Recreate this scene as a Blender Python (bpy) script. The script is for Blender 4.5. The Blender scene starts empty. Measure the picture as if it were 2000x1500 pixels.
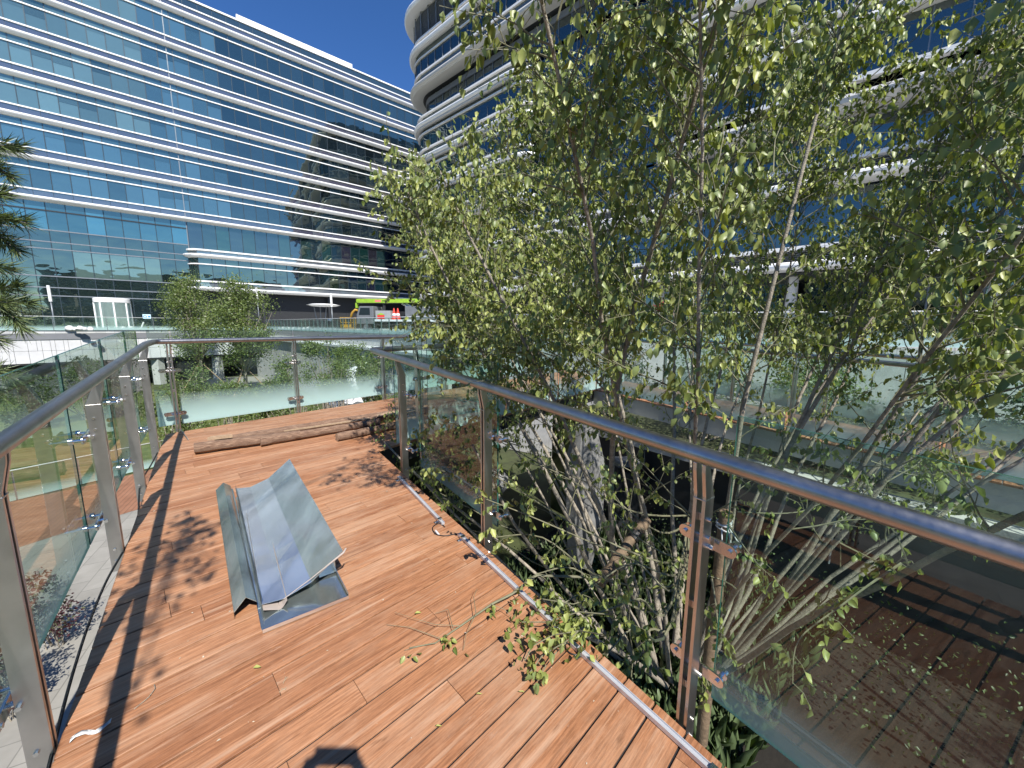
import bpy, math, random
import numpy as np
from mathutils import Vector, Matrix
R = math.radians
C = bpy.context.scene.collection
scene = bpy.context.scene

# ------------------------------------------------------------------ camera
F_PX, W_PX = 752.0, 2000.0
cd = bpy.data.cameras.new("Camera"); cam = bpy.data.objects.new("Camera", cd); C.objects.link(cam)
cd.sensor_width = 36.0; cd.lens = 36.0 * F_PX / W_PX; cd.clip_start = 0.02; cd.clip_end = 3000
th = math.atan(F_PX / 4963.0); rl = math.atan(28 / 4963.0)
fw = Vector((0, math.cos(th), -math.sin(th))); rt = Vector((1, 0, 0)); up = rt.cross(fw)
rt2 = rt * math.cos(rl) + up * math.sin(rl); up2 = -rt * math.sin(rl) + up * math.cos(rl)
CAM = Vector((0, 0, 1.6))
m = Matrix((rt2, up2, -fw)).transposed().to_4x4(); m.translation = CAM
cam.matrix_world = m
scene.camera = cam

# ------------------------------------------------------------------ sky + sun
SUN_AZ, SUN_EL = 150.5, 48.0      # compass-like: clockwise from +Y
w = bpy.data.worlds.new("World"); scene.world = w; w.use_nodes = True
nt = w.node_tree; nt.nodes.clear()
sky = nt.nodes.new('ShaderNodeTexSky'); sky.sky_type = 'NISHITA'; sky.sun_disc = False
sky.sun_elevation = R(SUN_EL); sky.sun_rotation = R(SUN_AZ)
sky.altitude = 1500; sky.air_density = 0.9; sky.dust_density = 0.0; sky.ozone_density = 4.0
bg = nt.nodes.new('ShaderNodeBackground'); bg.inputs[1].default_value = 0.116
wo = nt.nodes.new('ShaderNodeOutputWorld')
hs = nt.nodes.new('ShaderNodeHueSaturation'); hs.inputs['Saturation'].default_value = 1.20; hs.inputs['Hue'].default_value = .507   # the phone's deep, dry-air blue
nt.links.new(sky.outputs[0], hs.inputs['Color']); nt.links.new(hs.outputs[0], bg.inputs[0]); nt.links.new(bg.outputs[0], wo.inputs[0])
sd = bpy.data.lights.new("Sun", 'SUN'); sd.energy = 4.9; sd.angle = R(0.53); sd.color = (1.0, 0.955, 0.88)
sun = bpy.data.objects.new("Sun", sd); C.objects.link(sun)
sdir = Vector((math.sin(R(SUN_AZ)) * math.cos(R(SUN_EL)), math.cos(R(SUN_AZ)) * math.cos(R(SUN_EL)), math.sin(R(SUN_EL))))
sun.rotation_euler = sdir.to_track_quat('Z', 'Y').to_euler(); sun.location = sdir * 60
scene.view_settings.view_transform = 'Standard'; scene.view_settings.look = 'None'
scene.view_settings.exposure = 0.65; scene.view_settings.gamma = 1.0
scene.render.engine = 'CYCLES'
cy = scene.cycles
cy.max_bounces = 10; cy.transparent_max_bounces = 24; cy.glossy_bounces = 5; cy.diffuse_bounces = 3
cy.transmission_bounces = 4; cy.caustics_reflective = False; cy.caustics_refractive = False
cy.sample_clamp_indirect = 6.0
try:
    cy.use_denoising = True; cy.denoiser = 'OPENIMAGEDENOISE'
except Exception:
    pass

# ------------------------------------------------------------------ frames
def D(az): return np.array([math.sin(R(az)), math.cos(R(az))])
DU, DV = D(-37.5), D(52.5)
def U(u, v, z=0.0):
    p = DU * u + DV * v
    return (float(p[0]), float(p[1]), float(z))
def uv_of(x, y): p = np.array([x, y]); return float(p @ DU), float(p @ DV)
def deck_z(u): return 0.05 * min(u, 5.4)
def pix(px, py, depth):
    """real point at the given forward distance along a sight line (used only for choosing positions)"""
    d = fw * F_PX + rt2 * (px - 1000) - up2 * (py - 750)
    return CAM + d * (depth / d.y)
def pixz(px, py, z):
    d = fw * F_PX + rt2 * (px - 1000) - up2 * (py - 750)
    return CAM + d * ((z - CAM.z) / d.z)
def pixdeck(px, py, dz=0.0):
    z = 0.1
    for _ in range(12):
        p = pixz(px, py, z); z = deck_z(uv_of(p.x, p.y)[0]) + dz
    return p

# ------------------------------------------------------------------ materials
MATS = {}
def newmat(name):
    mt = bpy.data.materials.new(name); mt.use_nodes = True
    n = mt.node_tree; n.nodes.clear(); MATS[name] = mt
    return mt, n
def nd(n, t, **kw):
    x = n.nodes.new(t)
    for k, v in kw.items():
        if k.startswith('i_'):
            x.inputs[int(k[2:])].default_value = v
        else: setattr(x, k, v)
    return x
def ramp(n, stops):
    r = n.nodes.new('ShaderNodeValToRGB'); e = r.color_ramp.elements
    while len(e) > 1: e.remove(e[-1])
    e[0].position = stops[0][0]; e[0].color = (*stops[0][1], 1)
    for p, c in stops[1:]:
        q = e.new(p); q.color = (*c, 1)
    return r
def pbsdf(n, col=(.5, .5, .5), rough=.5, metal=0.0, spec=None):
    b = n.nodes.new('ShaderNodeBsdfPrincipled')
    b.inputs['Base Color'].default_value = (*col, 1); b.inputs['Roughness'].default_value = rough; b.inputs['Metallic'].default_value = metal
    if spec is not None: b.inputs['Specular IOR Level'].default_value = spec
    o = n.nodes.new('ShaderNodeOutputMaterial'); n.links.new(b.outputs[0], o.inputs[0])
    return b
def simple(name, col, rough=.5, metal=0.0, var=0.12, scale=6.0, bump=0.0, bscale=40.0, spec=None):
    mt, n = newmat(name); b = pbsdf(n, col, rough, metal, spec); L = n.links
    g = nd(n, 'ShaderNodeNewGeometry')
    no = nd(n, 'ShaderNodeTexNoise'); no.inputs['Scale'].default_value = scale; no.inputs['Detail'].default_value = 6; no.inputs['Roughness'].default_value = .65
    L.new(g.outputs['Position'], no.inputs['Vector'])
    r = ramp(n, [(.3, tuple(c * (1 - var) for c in col)), (.7, tuple(min(1, c * (1 + var)) for c in col))])
    L.new(no.outputs[0], r.inputs[0]); L.new(r.outputs[0], b.inputs['Base Color'])
    mr = nd(n, 'ShaderNodeMapRange'); mr.inputs[3].default_value = max(0, rough - .08); mr.inputs[4].default_value = min(1, rough + .1)
    L.new(no.outputs[0], mr.inputs[0]); L.new(mr.outputs[0], b.inputs['Roughness'])
    if bump:
        n2 = nd(n, 'ShaderNodeTexNoise'); n2.inputs['Scale'].default_value = bscale; n2.inputs['Detail'].default_value = 5
        L.new(g.outputs['Position'], n2.inputs['Vector'])
        bu = nd(n, 'ShaderNodeBump'); bu.inputs['Strength'].default_value = bump; bu.inputs['Distance'].default_value = .01
        L.new(n2.outputs[0], bu.inputs['Height']); L.new(bu.outputs[0], b.inputs['Normal'])
    return mt

def steel(name, col, rough, streak=60.0, metal=1.0):
    mt, n = newmat(name); b = pbsdf(n, col, rough, metal); L = n.links
    tc = nd(n, 'ShaderNodeNewGeometry')
    no = nd(n, 'ShaderNodeTexNoise'); no.inputs['Scale'].default_value = streak; no.inputs['Detail'].default_value = 4
    mp = nd(n, 'ShaderNodeMapping'); mp.inputs['Scale'].default_value = (1, 1, .06)
    L.new(tc.outputs['Position'], mp.inputs[0]); L.new(mp.outputs[0], no.inputs['Vector'])
    mr = nd(n, 'ShaderNodeMapRange'); mr.inputs[3].default_value = rough - .07; mr.inputs[4].default_value = rough + .13
    L.new(no.outputs[0], mr.inputs[0]); L.new(mr.outputs[0], b.inputs['Roughness'])
    n3 = nd(n, 'ShaderNodeTexNoise'); n3.inputs['Scale'].default_value = 7; n3.inputs['Detail'].default_value = 5
    L.new(tc.outputs['Position'], n3.inputs['Vector'])
    r = ramp(n, [(.35, tuple(c * .8 for c in col)), (.65, col)]); L.new(n3.outputs[0], r.inputs[0]); L.new(r.outputs[0], b.inputs['Base Color'])
    return mt

M_STEEL = steel('brushed_steel', (.62, .60, .58), .30)
M_RAIL = steel('rail_steel', (.46, .45, .445), .33)
M_BOLT = simple('bolt_steel', (.75, .74, .72), .18, 1.0, .05)
M_WHITE = simple('white_aluminium', (.78, .78, .77), .35, 0, .04, .7)
M_SOFFIT = simple('soffit_panel', (.55, .54, .52), .5, 0, .05, .5)
M_STONE = None
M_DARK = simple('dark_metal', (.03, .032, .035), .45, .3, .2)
M_BLACK = simple('black_rubber', (.012, .012, .012), .5)
M_FASCIA = simple('grey_fascia', (.20, .205, .22), .4, 0, .08, .6)
M_CONC = simple('concrete', (.50, .49, .47), .85, 0, .15, 2.5, .3)
M_SOIL = simple('soil', (.012, .010, .007), .95, 0, .4, 8, .6, 30)  # near black: shade of the planting pit is put into this colour
M_BARK = simple('bark', (.30, .265, .21), .85, 0, .45, 30, .8, 120)
M_TWIG = simple('twig_bark', (.17, .165, .10), .7, 0, .3, 25)
M_STAKE = simple('stake_wood', (.17, .12, .075), .85, 0, .4, 18, .6, 70)
M_TARP = simple('white_tarp', (.58, .59, .59), .55, 0, .06, 3)

def mat_deck():
    mt, n = newmat('deck_boards'); b = pbsdf(n, (.4, .18, .09), .5); L = n.links
    at = nd(n, 'ShaderNodeAttribute', attribute_name='bc')       # along, across, random
    sp = nd(n, 'ShaderNodeSeparateXYZ'); L.new(at.outputs['Vector'], sp.inputs[0])
    cb = nd(n, 'ShaderNodeCombineXYZ')
    mz = nd(n, 'ShaderNodeMath', operation='MULTIPLY'); mz.inputs[1].default_value = 37.0
    L.new(sp.outputs[0], cb.inputs[0]); L.new(sp.outputs[1], cb.inputs[1]); L.new(sp.outputs[2], mz.inputs[0]); L.new(mz.outputs[0], cb.inputs[2])
    def noise(sc, scale, det=6, ro=.6, src=cb):
        mp = nd(n, 'ShaderNodeMapping'); mp.inputs['Scale'].default_value = sc; L.new(src.outputs[0], mp.inputs[0])
        q = nd(n, 'ShaderNodeTexNoise'); q.inputs['Scale'].default_value = scale; q.inputs['Detail'].default_value = det; q.inputs['Roughness'].default_value = ro
        L.new(mp.outputs[0], q.inputs['Vector']); return q
    grain = noise((3.0, 90, 1), 1.0, 8, .65)
    fibre = noise((7, 130, 1), 1.0, 6, .75)
    streak = noise((1.3, 34, 2), 1.0, 5, .6)
    blot = noise((2.2, 7, .6), 1.0, 6, .65)
    base = ramp(n, [(0, (.235, .100, .050)), (.3, (.335, .148, .070)), (.7, (.425, .200, .098)), (1, (.500, .262, .145))])
    mr = nd(n, 'ShaderNodeMath', operation='MULTIPLY_ADD'); mr.inputs[1].default_value = .55; mr.inputs[2].default_value = -.02
    L.new(grain.outputs[0], mr.inputs[0])
    ad = nd(n, 'ShaderNodeMath', operation='MULTIPLY_ADD'); ad.inputs[1].default_value = .55; L.new(sp.outputs[2], ad.inputs[0]); L.new(mr.outputs[0], ad.inputs[2])
    L.new(ad.outputs[0], base.inputs[0])
    fr = ramp(n, [(.40, (.50, .47, .45)), (.6, (1.08, 1.08, 1.08))]); L.new(fibre.outputs[0], fr.inputs[0])
    mx = nd(n, 'ShaderNodeMixRGB', blend_type='MULTIPLY'); mx.inputs[0].default_value = .75
    L.new(base.outputs[0], mx.inputs[1]); L.new(fr.outputs[0], mx.inputs[2])
    # bleached, dusty patches running along the boards
    geo = nd(n, 'ShaderNodeNewGeometry')
    dust = nd(n, 'ShaderNodeTexNoise'); dust.inputs['Scale'].default_value = 1.1; dust.inputs['Detail'].default_value = 8; dust.inputs['Roughness'].default_value = .7
    L.new(geo.outputs['Position'], dust.inputs['Vector'])
    dm = nd(n, 'ShaderNodeMath', operation='MULTIPLY'); L.new(dust.outputs[0], dm.inputs[0]); L.new(blot.outputs[0], dm.inputs[1])
    dr = ramp(n, [(.22, (0, 0, 0)), (.42, (.62, .62, .62))]); L.new(dm.outputs[0], dr.inputs[0])
    m2 = nd(n, 'ShaderNodeMixRGB'); L.new(dr.outputs[0], m2.inputs[0]); L.new(mx.outputs[0], m2.inputs[1]); m2.inputs[2].default_value = (.47, .30, .195, 1)
    # pale dried scuffs
    sc2 = noise((5, 12, 2), 1.0, 9, .75)
    sr = ramp(n, [(.62, (0, 0, 0)), (.74, (.5, .5, .5))]); L.new(sc2.outputs[0], sr.inputs[0])
    m3 = nd(n, 'ShaderNodeMixRGB'); L.new(sr.outputs[0], m3.inputs[0]); L.new(m2.outputs[0], m3.inputs[1]); m3.inputs[2].default_value = (.52, .42, .34, 1)
    st = ramp(n, [(.54, (0, 0, 0)), (.70, (.55, .55, .55))]); L.new(streak.outputs[0], st.inputs[0])
    m3b = nd(n, 'ShaderNodeMixRGB'); L.new(st.outputs[0], m3b.inputs[0]); L.new(m3.outputs[0], m3b.inputs[1]); m3b.inputs[2].default_value = (.56, .37, .25, 1)
    sd2 = ramp(n, [(.30, (.62, .55, .5)), (.44, (1, 1, 1))]); L.new(streak.outputs[0], sd2.inputs[0])
    m3c = nd(n, 'ShaderNodeMixRGB', blend_type='MULTIPLY'); m3c.inputs[0].default_value = .8; L.new(m3b.outputs[0], m3c.inputs[1]); L.new(sd2.outputs[0], m3c.inputs[2]); m3 = m3c
    # dark knots
    kn = noise((6, 24, 3), 1.0, 3, .5)
    kr = ramp(n, [(.25, (.45, .4, .35)), (.33, (1, 1, 1))]); L.new(kn.outputs[0], kr.inputs[0])
    m4 = nd(n, 'ShaderNodeMixRGB', blend_type='MULTIPLY'); m4.inputs[0].default_value = .7; L.new(m3.outputs[0], m4.inputs[1]); L.new(kr.outputs[0], m4.inputs[2])
    L.new(m4.outputs[0], b.inputs['Base Color'])
    rr = nd(n, 'ShaderNodeMapRange'); rr.inputs[3].default_value = .38; rr.inputs[4].default_value = .62; L.new(blot.outputs[0], rr.inputs[0]); L.new(rr.outputs[0], b.inputs['Roughness'])
    bu = nd(n, 'ShaderNodeBump'); bu.inputs['Strength'].default_value = .35; bu.inputs['Distance'].default_value = .002
    L.new(fibre.outputs[0], bu.inputs['Height']); L.new(bu.outputs[0], b.inputs['Normal'])
    return mt
M_DECK = mat_deck()

def mat_glass(name, tint=(.86, .93, .90), frost=None, z_attr=True):
    """thin clear pane: tinted see-through plus fresnel mirror; frosted film fades upward by the 'hz' attribute (metres above pane foot)"""
    mt, n = newmat(name); L = n.links
    tr = nd(n, 'ShaderNodeBsdfTransparent'); tr.inputs[0].default_value = (*tint, 1)
    gl = nd(n, 'ShaderNodeBsdfGlossy'); gl.inputs[0].default_value = (1, 1, 1, 1); gl.inputs['Roughness'].default_value = 0.012
    fr = nd(n, 'ShaderNodeFresnel'); fr.inputs[0].default_value = 1.62
    ge = nd(n, 'ShaderNodeNewGeometry')
    inv = nd(n, 'ShaderNodeMath', operation='SUBTRACT'); inv.inputs[0].default_value = 1.0; L.new(ge.outputs['Backfacing'], inv.inputs[1])
    mu = nd(n, 'ShaderNodeMath', operation='MULTIPLY'); L.new(fr.outputs[0], mu.inputs[0]); L.new(inv.outputs[0], mu.inputs[1])
    mx = nd(n, 'ShaderNodeMixShader'); L.new(mu.outputs[0], mx.inputs[0]); L.new(tr.outputs[0], mx.inputs[1]); L.new(gl.outputs[0], mx.inputs[2])
    last = mx
    # dust film + frosted gradient
    df = nd(n, 'ShaderNodeBsdfDiffuse'); df.inputs[0].default_value = (.62, .80, .78, 1)
    tl = nd(n, 'ShaderNodeBsdfTranslucent'); tl.inputs[0].default_value = (.66, .86, .84, 1)
    dt = nd(n, 'ShaderNodeMixShader'); dt.inputs[0].default_value = .5; L.new(df.outputs[0], dt.inputs[1]); L.new(tl.outputs[0], dt.inputs[2])
    no = nd(n, 'ShaderNodeTexNoise'); no.inputs['Scale'].default_value = 2.4; no.inputs['Detail'].default_value = 7
    L.new(ge.outputs['Position'], no.inputs['Vector'])
    dust = nd(n, 'ShaderNodeMapRange'); dust.inputs[1].default_value = .4; dust.inputs[2].default_value = .8; dust.inputs[3].default_value = .0; dust.inputs[4].default_value = .055
    L.new(no.outputs[0], dust.inputs[0])
    fac = dust
    if frost:
        at = nd(n, 'ShaderNodeAttribute', attribute_name='hz')
        lo, hi, amt = frost
        mr = nd(n, 'ShaderNodeMapRange'); mr.inputs[1].default_value = lo; mr.inputs[2].default_value = hi; mr.inputs[3].default_value = amt; mr.inputs[4].default_value = 0.0
        L.new(at.outputs['Fac'], mr.inputs[0])
        pw = nd(n, 'ShaderNodeMath', operation='ADD', use_clamp=True); L.new(mr.outputs[0], pw.inputs[0]); L.new(dust.outputs[0], pw.inputs[1]); fac = pw
    m2 = nd(n, 'ShaderNodeMixShader'); L.new(fac.outputs[0], m2.inputs[0]); L.new(last.outputs[0], m2.inputs[1]); L.new(dt.outputs[0], m2.inputs[2])
    o = nd(n, 'ShaderNodeOutputMaterial'); L.new(m2.outputs[0], o.inputs[0])
    return mt
M_GLASS_F = mat_glass('pane_frosted_foot', (.88, .94, .92), (.03, .40, .92))
M_GLASS = mat_glass('pane_light_frost', (.82, .90, .86), (.02, .22, .35))
M_GEDGE = simple('glass_edge', (.03, .10, .08), .15, 0, .1)

def mat_facade(name, base, blue=(.02, .045, .07), wave=.5, mirror=.55, tintmul=1.0):
    """curtain wall glass: dark room or blind behind (per-pane attribute) under a coated, slightly wavy mirror"""
    mt, n = newmat(name); L = n.links
    at = nd(n, 'ShaderNodeAttribute', attribute_name='tint')
    df = nd(n, 'ShaderNodeBsdfDiffuse')
    mc = nd(n, 'ShaderNodeMixRGB', blend_type='MIX'); mc.inputs[0].default_value = 1.0
    L.new(at.outputs['Color'], df.inputs[0])
    gl = nd(n, 'ShaderNodeBsdfGlossy'); gl.inputs[0].default_value = (*base, 1); gl.inputs['Roughness'].default_value = .015
    ge = nd(n, 'ShaderNodeNewGeometry')
    mp = nd(n, 'ShaderNodeMapping'); mp.inputs['Scale'].default_value = (.55, .55, 1.1); L.new(ge.outputs['Position'], mp.inputs[0])
    no = nd(n, 'ShaderNodeTexNoise'); no.inputs['Scale'].default_value = .75; no.inputs['Detail'].default_value = 1.5
    L.new(mp.outputs[0], no.inputs['Vector'])
    bu = nd(n, 'ShaderNodeBump'); bu.inputs['Strength'].default_value = wave; bu.inputs['Distance'].default_value = .05
    L.new(no.outputs[0], bu.inputs['Height']); L.new(bu.outputs[0], gl.inputs['Normal'])
    fr = nd(n, 'ShaderNodeFresnel'); fr.inputs[0].default_value = 1.5
    mr = nd(n, 'ShaderNodeMapRange'); mr.inputs[1].default_value = 0.0; mr.inputs[2].default_value = 1.0; mr.inputs[3].default_value = mirror; mr.inputs[4].default_value = 1.0
    L.new(fr.outputs[0], mr.inputs[0])
    mx = nd(n, 'ShaderNodeMixShader'); L.new(mr.outputs[0], mx.inputs[0]); L.new(df.outputs[0], mx.inputs[1]); L.new(gl.outputs[0], mx.inputs[2])
    o = nd(n, 'ShaderNodeOutputMaterial'); L.new(mx.outputs[0], o.inputs[0])
    return mt
M_FAC_A = mat_facade('curtain_glass_teal', (.52, .56, .42), wave=.35, mirror=.40)
M_FAC_B = mat_facade('curtain_glass_navy', (.34, .40, .36), wave=.5, mirror=.40)

def mat_leaf(name, lo, hi, trans=.24, rough=.42):
    mt, n = newmat(name); L = n.links
    at = nd(n, 'ShaderNodeAttribute', attribute_name='rnd')
    r = ramp(n, [(0, lo), (1, hi)]); L.new(at.outputs['Fac'], r.inputs[0])
    ge = nd(n, 'ShaderNodeNewGeometry')
    bk = nd(n, 'ShaderNodeMixRGB', blend_type='MIX'); L.new(ge.outputs['Backfacing'], bk.inputs[0]); L.new(r.outputs[0], bk.inputs[1])
    pl = nd(n, 'ShaderNodeMixRGB', blend_type='MIX'); pl.inputs[0].default_value = .45; L.new(r.outputs[0], pl.inputs[1]); pl.inputs[2].default_value = (.20, .27, .13, 1); L.new(pl.outputs[0], bk.inputs[2])
    b = nd(n, 'ShaderNodeBsdfPrincipled'); b.inputs['Roughness'].default_value = rough; b.inputs['Specular IOR Level'].default_value = .45
    L.new(bk.outputs[0], b.inputs['Base Color'])
    t = nd(n, 'ShaderNodeBsdfTranslucent')
    tm = nd(n, 'ShaderNodeMixRGB', blend_type='MULTIPLY'); tm.inputs[0].default_value = 1; L.new(r.outputs[0], tm.inputs[1]); tm.inputs[2].default_value = (1.6, 1.7, .6, 1); L.new(tm.outputs[0], t.inputs[0])
    mx = nd(n, 'ShaderNodeMixShader'); mx.inputs[0].default_value = trans; L.new(b.outputs[0], mx.inputs[1]); L.new(t.outputs[0], mx.inputs[2])
    o = nd(n, 'ShaderNodeOutputMaterial'); L.new(mx.outputs[0], o.inputs[0])
    return mt
M_LEAF = mat_leaf('leaf_lime', (.110, .155, .032), (.40, .43, .135))
M_LEAF_D = mat_leaf('leaf_dark', (.014, .030, .009), (.05, .085, .022))  # pit plants carry the pit's shade in this colour; dark shrubs share it
M_LEAF_G = mat_leaf('leaf_garden', (.075, .115, .026), (.18, .225, .065))
M_LEAF_R = mat_leaf('leaf_purple', (.035, .012, .016), (.08, .03, .035), .2)
M_NEEDLE = mat_leaf('pine_needle', (.045, .075, .022), (.19, .23, .075), .2, .35)
M_PETAL = mat_leaf('flower_petal', (.35, .01, .03), (.6, .03, .07), .3)

# ------------------------------------------------------------------ mesh builder
class MB:
    def __init__(s): s.v = []; s.f = []; s.mi = []; s.att = {}; s.k = 0
    def add(s, vs, fs, mi=0, **att):
        o = len(s.v); s.v.extend([tuple(p) for p in vs]); s.f.extend([tuple(i + o for i in f) for f in fs]); s.mi.extend([mi] * len(fs))
        for k, a in att.items():
            lst = s.att.setdefault(k, {}); 
            for i in range(len(vs)): lst[o + i] = a[i] if isinstance(a, list) else a
    def box(s, lo, hi, fr=None, mi=0, **att):
        (x0, y0, z0), (x1, y1, z1) = lo, hi
        vs = [(x0, y0, z0), (x1, y0, z0), (x1, y1, z0), (x0, y1, z0), (x0, y0, z1), (x1, y0, z1), (x1, y1, z1), (x0, y1, z1)]
        if fr: vs = [fr(*p) for p in vs]
        fs = [(0, 3, 2, 1), (4, 5, 6, 7), (0, 1, 5, 4), (1, 2, 6, 5), (2, 3, 7, 6), (3, 0, 4, 7)]
        s.add(vs, fs, mi, **att)
    def prism(s, pts, z0, z1, mi=0, fr=None):
        n = len(pts)
        vs = [(*p, z0) for p in pts] + [(*p, z1) for p in pts]
        if fr: vs = [fr(*p) for p in vs]
        fs = [tuple(range(n - 1, -1, -1)), tuple(range(n, 2 * n))] + [(i, (i + 1) % n, n + (i + 1) % n, n + i) for i in range(n)]
        s.add(vs, fs, mi)
    def tube(s, pts, rad, seg=10, caps=True, mi=0, **att):
        pts = [Vector(p) for p in pts]; n = len(pts)
        if not isinstance(rad, (list, tuple)): rad = [rad] * n
        up_ = Vector((0, 0, 1)); t0 = (pts[1] - pts[0]).normalized()
        if abs(t0.z) > .9: up_ = Vector((1, 0, 0))
        side = t0.cross(up_).normalized(); vs = []; prev = t0
        for i in range(n):
            if i == 0: t = t0
            elif i == n - 1: t = (pts[-1] - pts[-2]).normalized()
            else: t = ((pts[i] - pts[i - 1]).normalized() + (pts[i + 1] - pts[i]).normalized()).normalized()
            side = (side - t * side.dot(t)).normalized(); nn = t.cross(side)
            for k in range(seg):
                a = 2 * math.pi * k / seg; vs.append(pts[i] + (side * math.cos(a) + nn * math.sin(a)) * rad[i])
        fs = [(i * seg + k, i * seg + (k + 1) % seg, (i + 1) * seg + (k + 1) % seg, (i + 1) * seg + k) for i in range(n - 1) for k in range(seg)]
        if caps: fs += [tuple(range(seg - 1, -1, -1)), tuple(range((n - 1) * seg, n * seg))]
        s.add(vs, fs, mi, **att)
    def cyl(s, p, q, r, seg=14, mi=0): s.tube([p, q], r, seg, True, mi)
    def lathe(s, prof, c, seg=20, mi=0, fr=None):
        vs = []; 
        for r, z in prof:
            for k in range(seg):
                a = 2 * math.pi * k / seg; vs.append((c[0] + r * math.cos(a), c[1] + r * math.sin(a), c[2] + z))
        n = len(prof)
        fs = [(i * seg + k, i * seg + (k + 1) % seg, (i + 1) * seg + (k + 1) % seg, (i + 1) * seg + k) for i in range(n - 1) for k in range(seg)]
        fs += [tuple(range(seg - 1, -1, -1)), tuple(range((n - 1) * seg, n * seg))]
        if fr: vs = [fr(*p) for p in vs]
        s.add(vs, fs, mi)
    def build(s, name, mats, parent=None, smooth=False, bevel=0.0, auto=None):
        me = bpy.data.meshes.new(name); me.from_pydata(s.v, [], s.f)
        if not isinstance(mats, (list, tuple)): mats = [mats]
        for mt in mats: me.materials.append(mt)
        if len(mats) > 1: me.polygons.foreach_set('material_index', s.mi)
        for k, d in s.att.items():
            ex = next(iter(d.values()))
            if isinstance(ex, (tuple, list)):
                if len(ex) == 3:
                    a = me.attributes.new(k, 'FLOAT_VECTOR', 'POINT'); buf = np.zeros(len(s.v) * 3, 'f')
                    for i, q in d.items(): buf[3 * i:3 * i + 3] = q
                    a.data.foreach_set('vector', buf)
                else:
                    a = me.attributes.new(k, 'FLOAT_COLOR', 'POINT'); buf = np.zeros(len(s.v) * 4, 'f')
                    for i, q in d.items(): buf[4 * i:4 * i + 4] = q
                    a.data.foreach_set('color', buf)
            else:
                a = me.attributes.new(k, 'FLOAT', 'POINT'); buf = np.zeros(len(s.v), 'f')
                for i, q in d.items(): buf[i] = q
                a.data.foreach_set('value', buf)
        if smooth:
            me.polygons.foreach_set('use_smooth', [True] * len(me.polygons))
            if auto: 
                try: me.set_sharp_from_angle(angle=R(auto))
                except Exception: pass
        me.update()
        o = bpy.data.objects.new(name, me); C.objects.link(o)
        if bevel:
            md = o.modifiers.new('bevel', 'BEVEL'); md.width = bevel; md.segments = 2; md.limit_method = 'ANGLE'
        if parent:
            o.parent = parent; o.matrix_parent_inverse = Matrix.Translation(-parent.location) if parent.type == 'EMPTY' and parent.rotation_euler.z == 0 else parent.matrix_world.inverted()
        return o
def tag(o, label=None, cat=None, group=None, kind=None):
    if label: o['label'] = label
    if cat: o['category'] = cat
    if group: o['group'] = group
    if kind: o['kind'] = kind
    return o
def empty(name, loc, label, cat, group=None):
    e = bpy.data.objects.new(name, None); e.location = loc; e.empty_display_size = .1; C.objects.link(e)
    return tag(e, label, cat, group)
def copy_tree(o, parent=None):
    c = o.copy(); C.objects.link(c); c.parent = parent
    for ch in list(o.children): copy_tree(ch, c)
    return c

# sweep of a profile [(out, z)] along a 2D path with outward normals to the right-hand side of travel
def sweep(mb, path, prof, mi=0, closed_prof=True, cap=True, side=1):
    P = [np.array(p, float) for p in path]; n = len(P); vs = []; 
    for i in range(n):
        if i == 0: t = P[1] - P[0]; a = t / np.linalg.norm(t); b = a
        elif i == n - 1: t = P[-1] - P[-2]; a = t / np.linalg.norm(t); b = a
        else:
            a = P[i] - P[i - 1]; a /= np.linalg.norm(a); b = P[i + 1] - P[i]; b /= np.linalg.norm(b)
        t = a + b; t /= np.linalg.norm(t); nn = np.array([t[1], -t[0]]) * side
        k = 1 / max(.5, math.sqrt((1 + a @ b) / 2))
        for o_, z in prof: q = P[i] + nn * o_ * k; vs.append((q[0], q[1], z))
    m_ = len(prof); fs = []
    rng = m_ if closed_prof else m_ - 1
    for i in range(n - 1):
        for j in range(rng):
            fs.append((i * m_ + j, (i + 1) * m_ + j, (i + 1) * m_ + (j + 1) % m_, i * m_ + (j + 1) % m_))
    if cap and closed_prof: fs += [tuple(range(m_)), tuple(range((n - 1) * m_ + m_ - 1, (n - 1) * m_ - 1, -1))]
    mb.add(vs, fs, mi)
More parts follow.
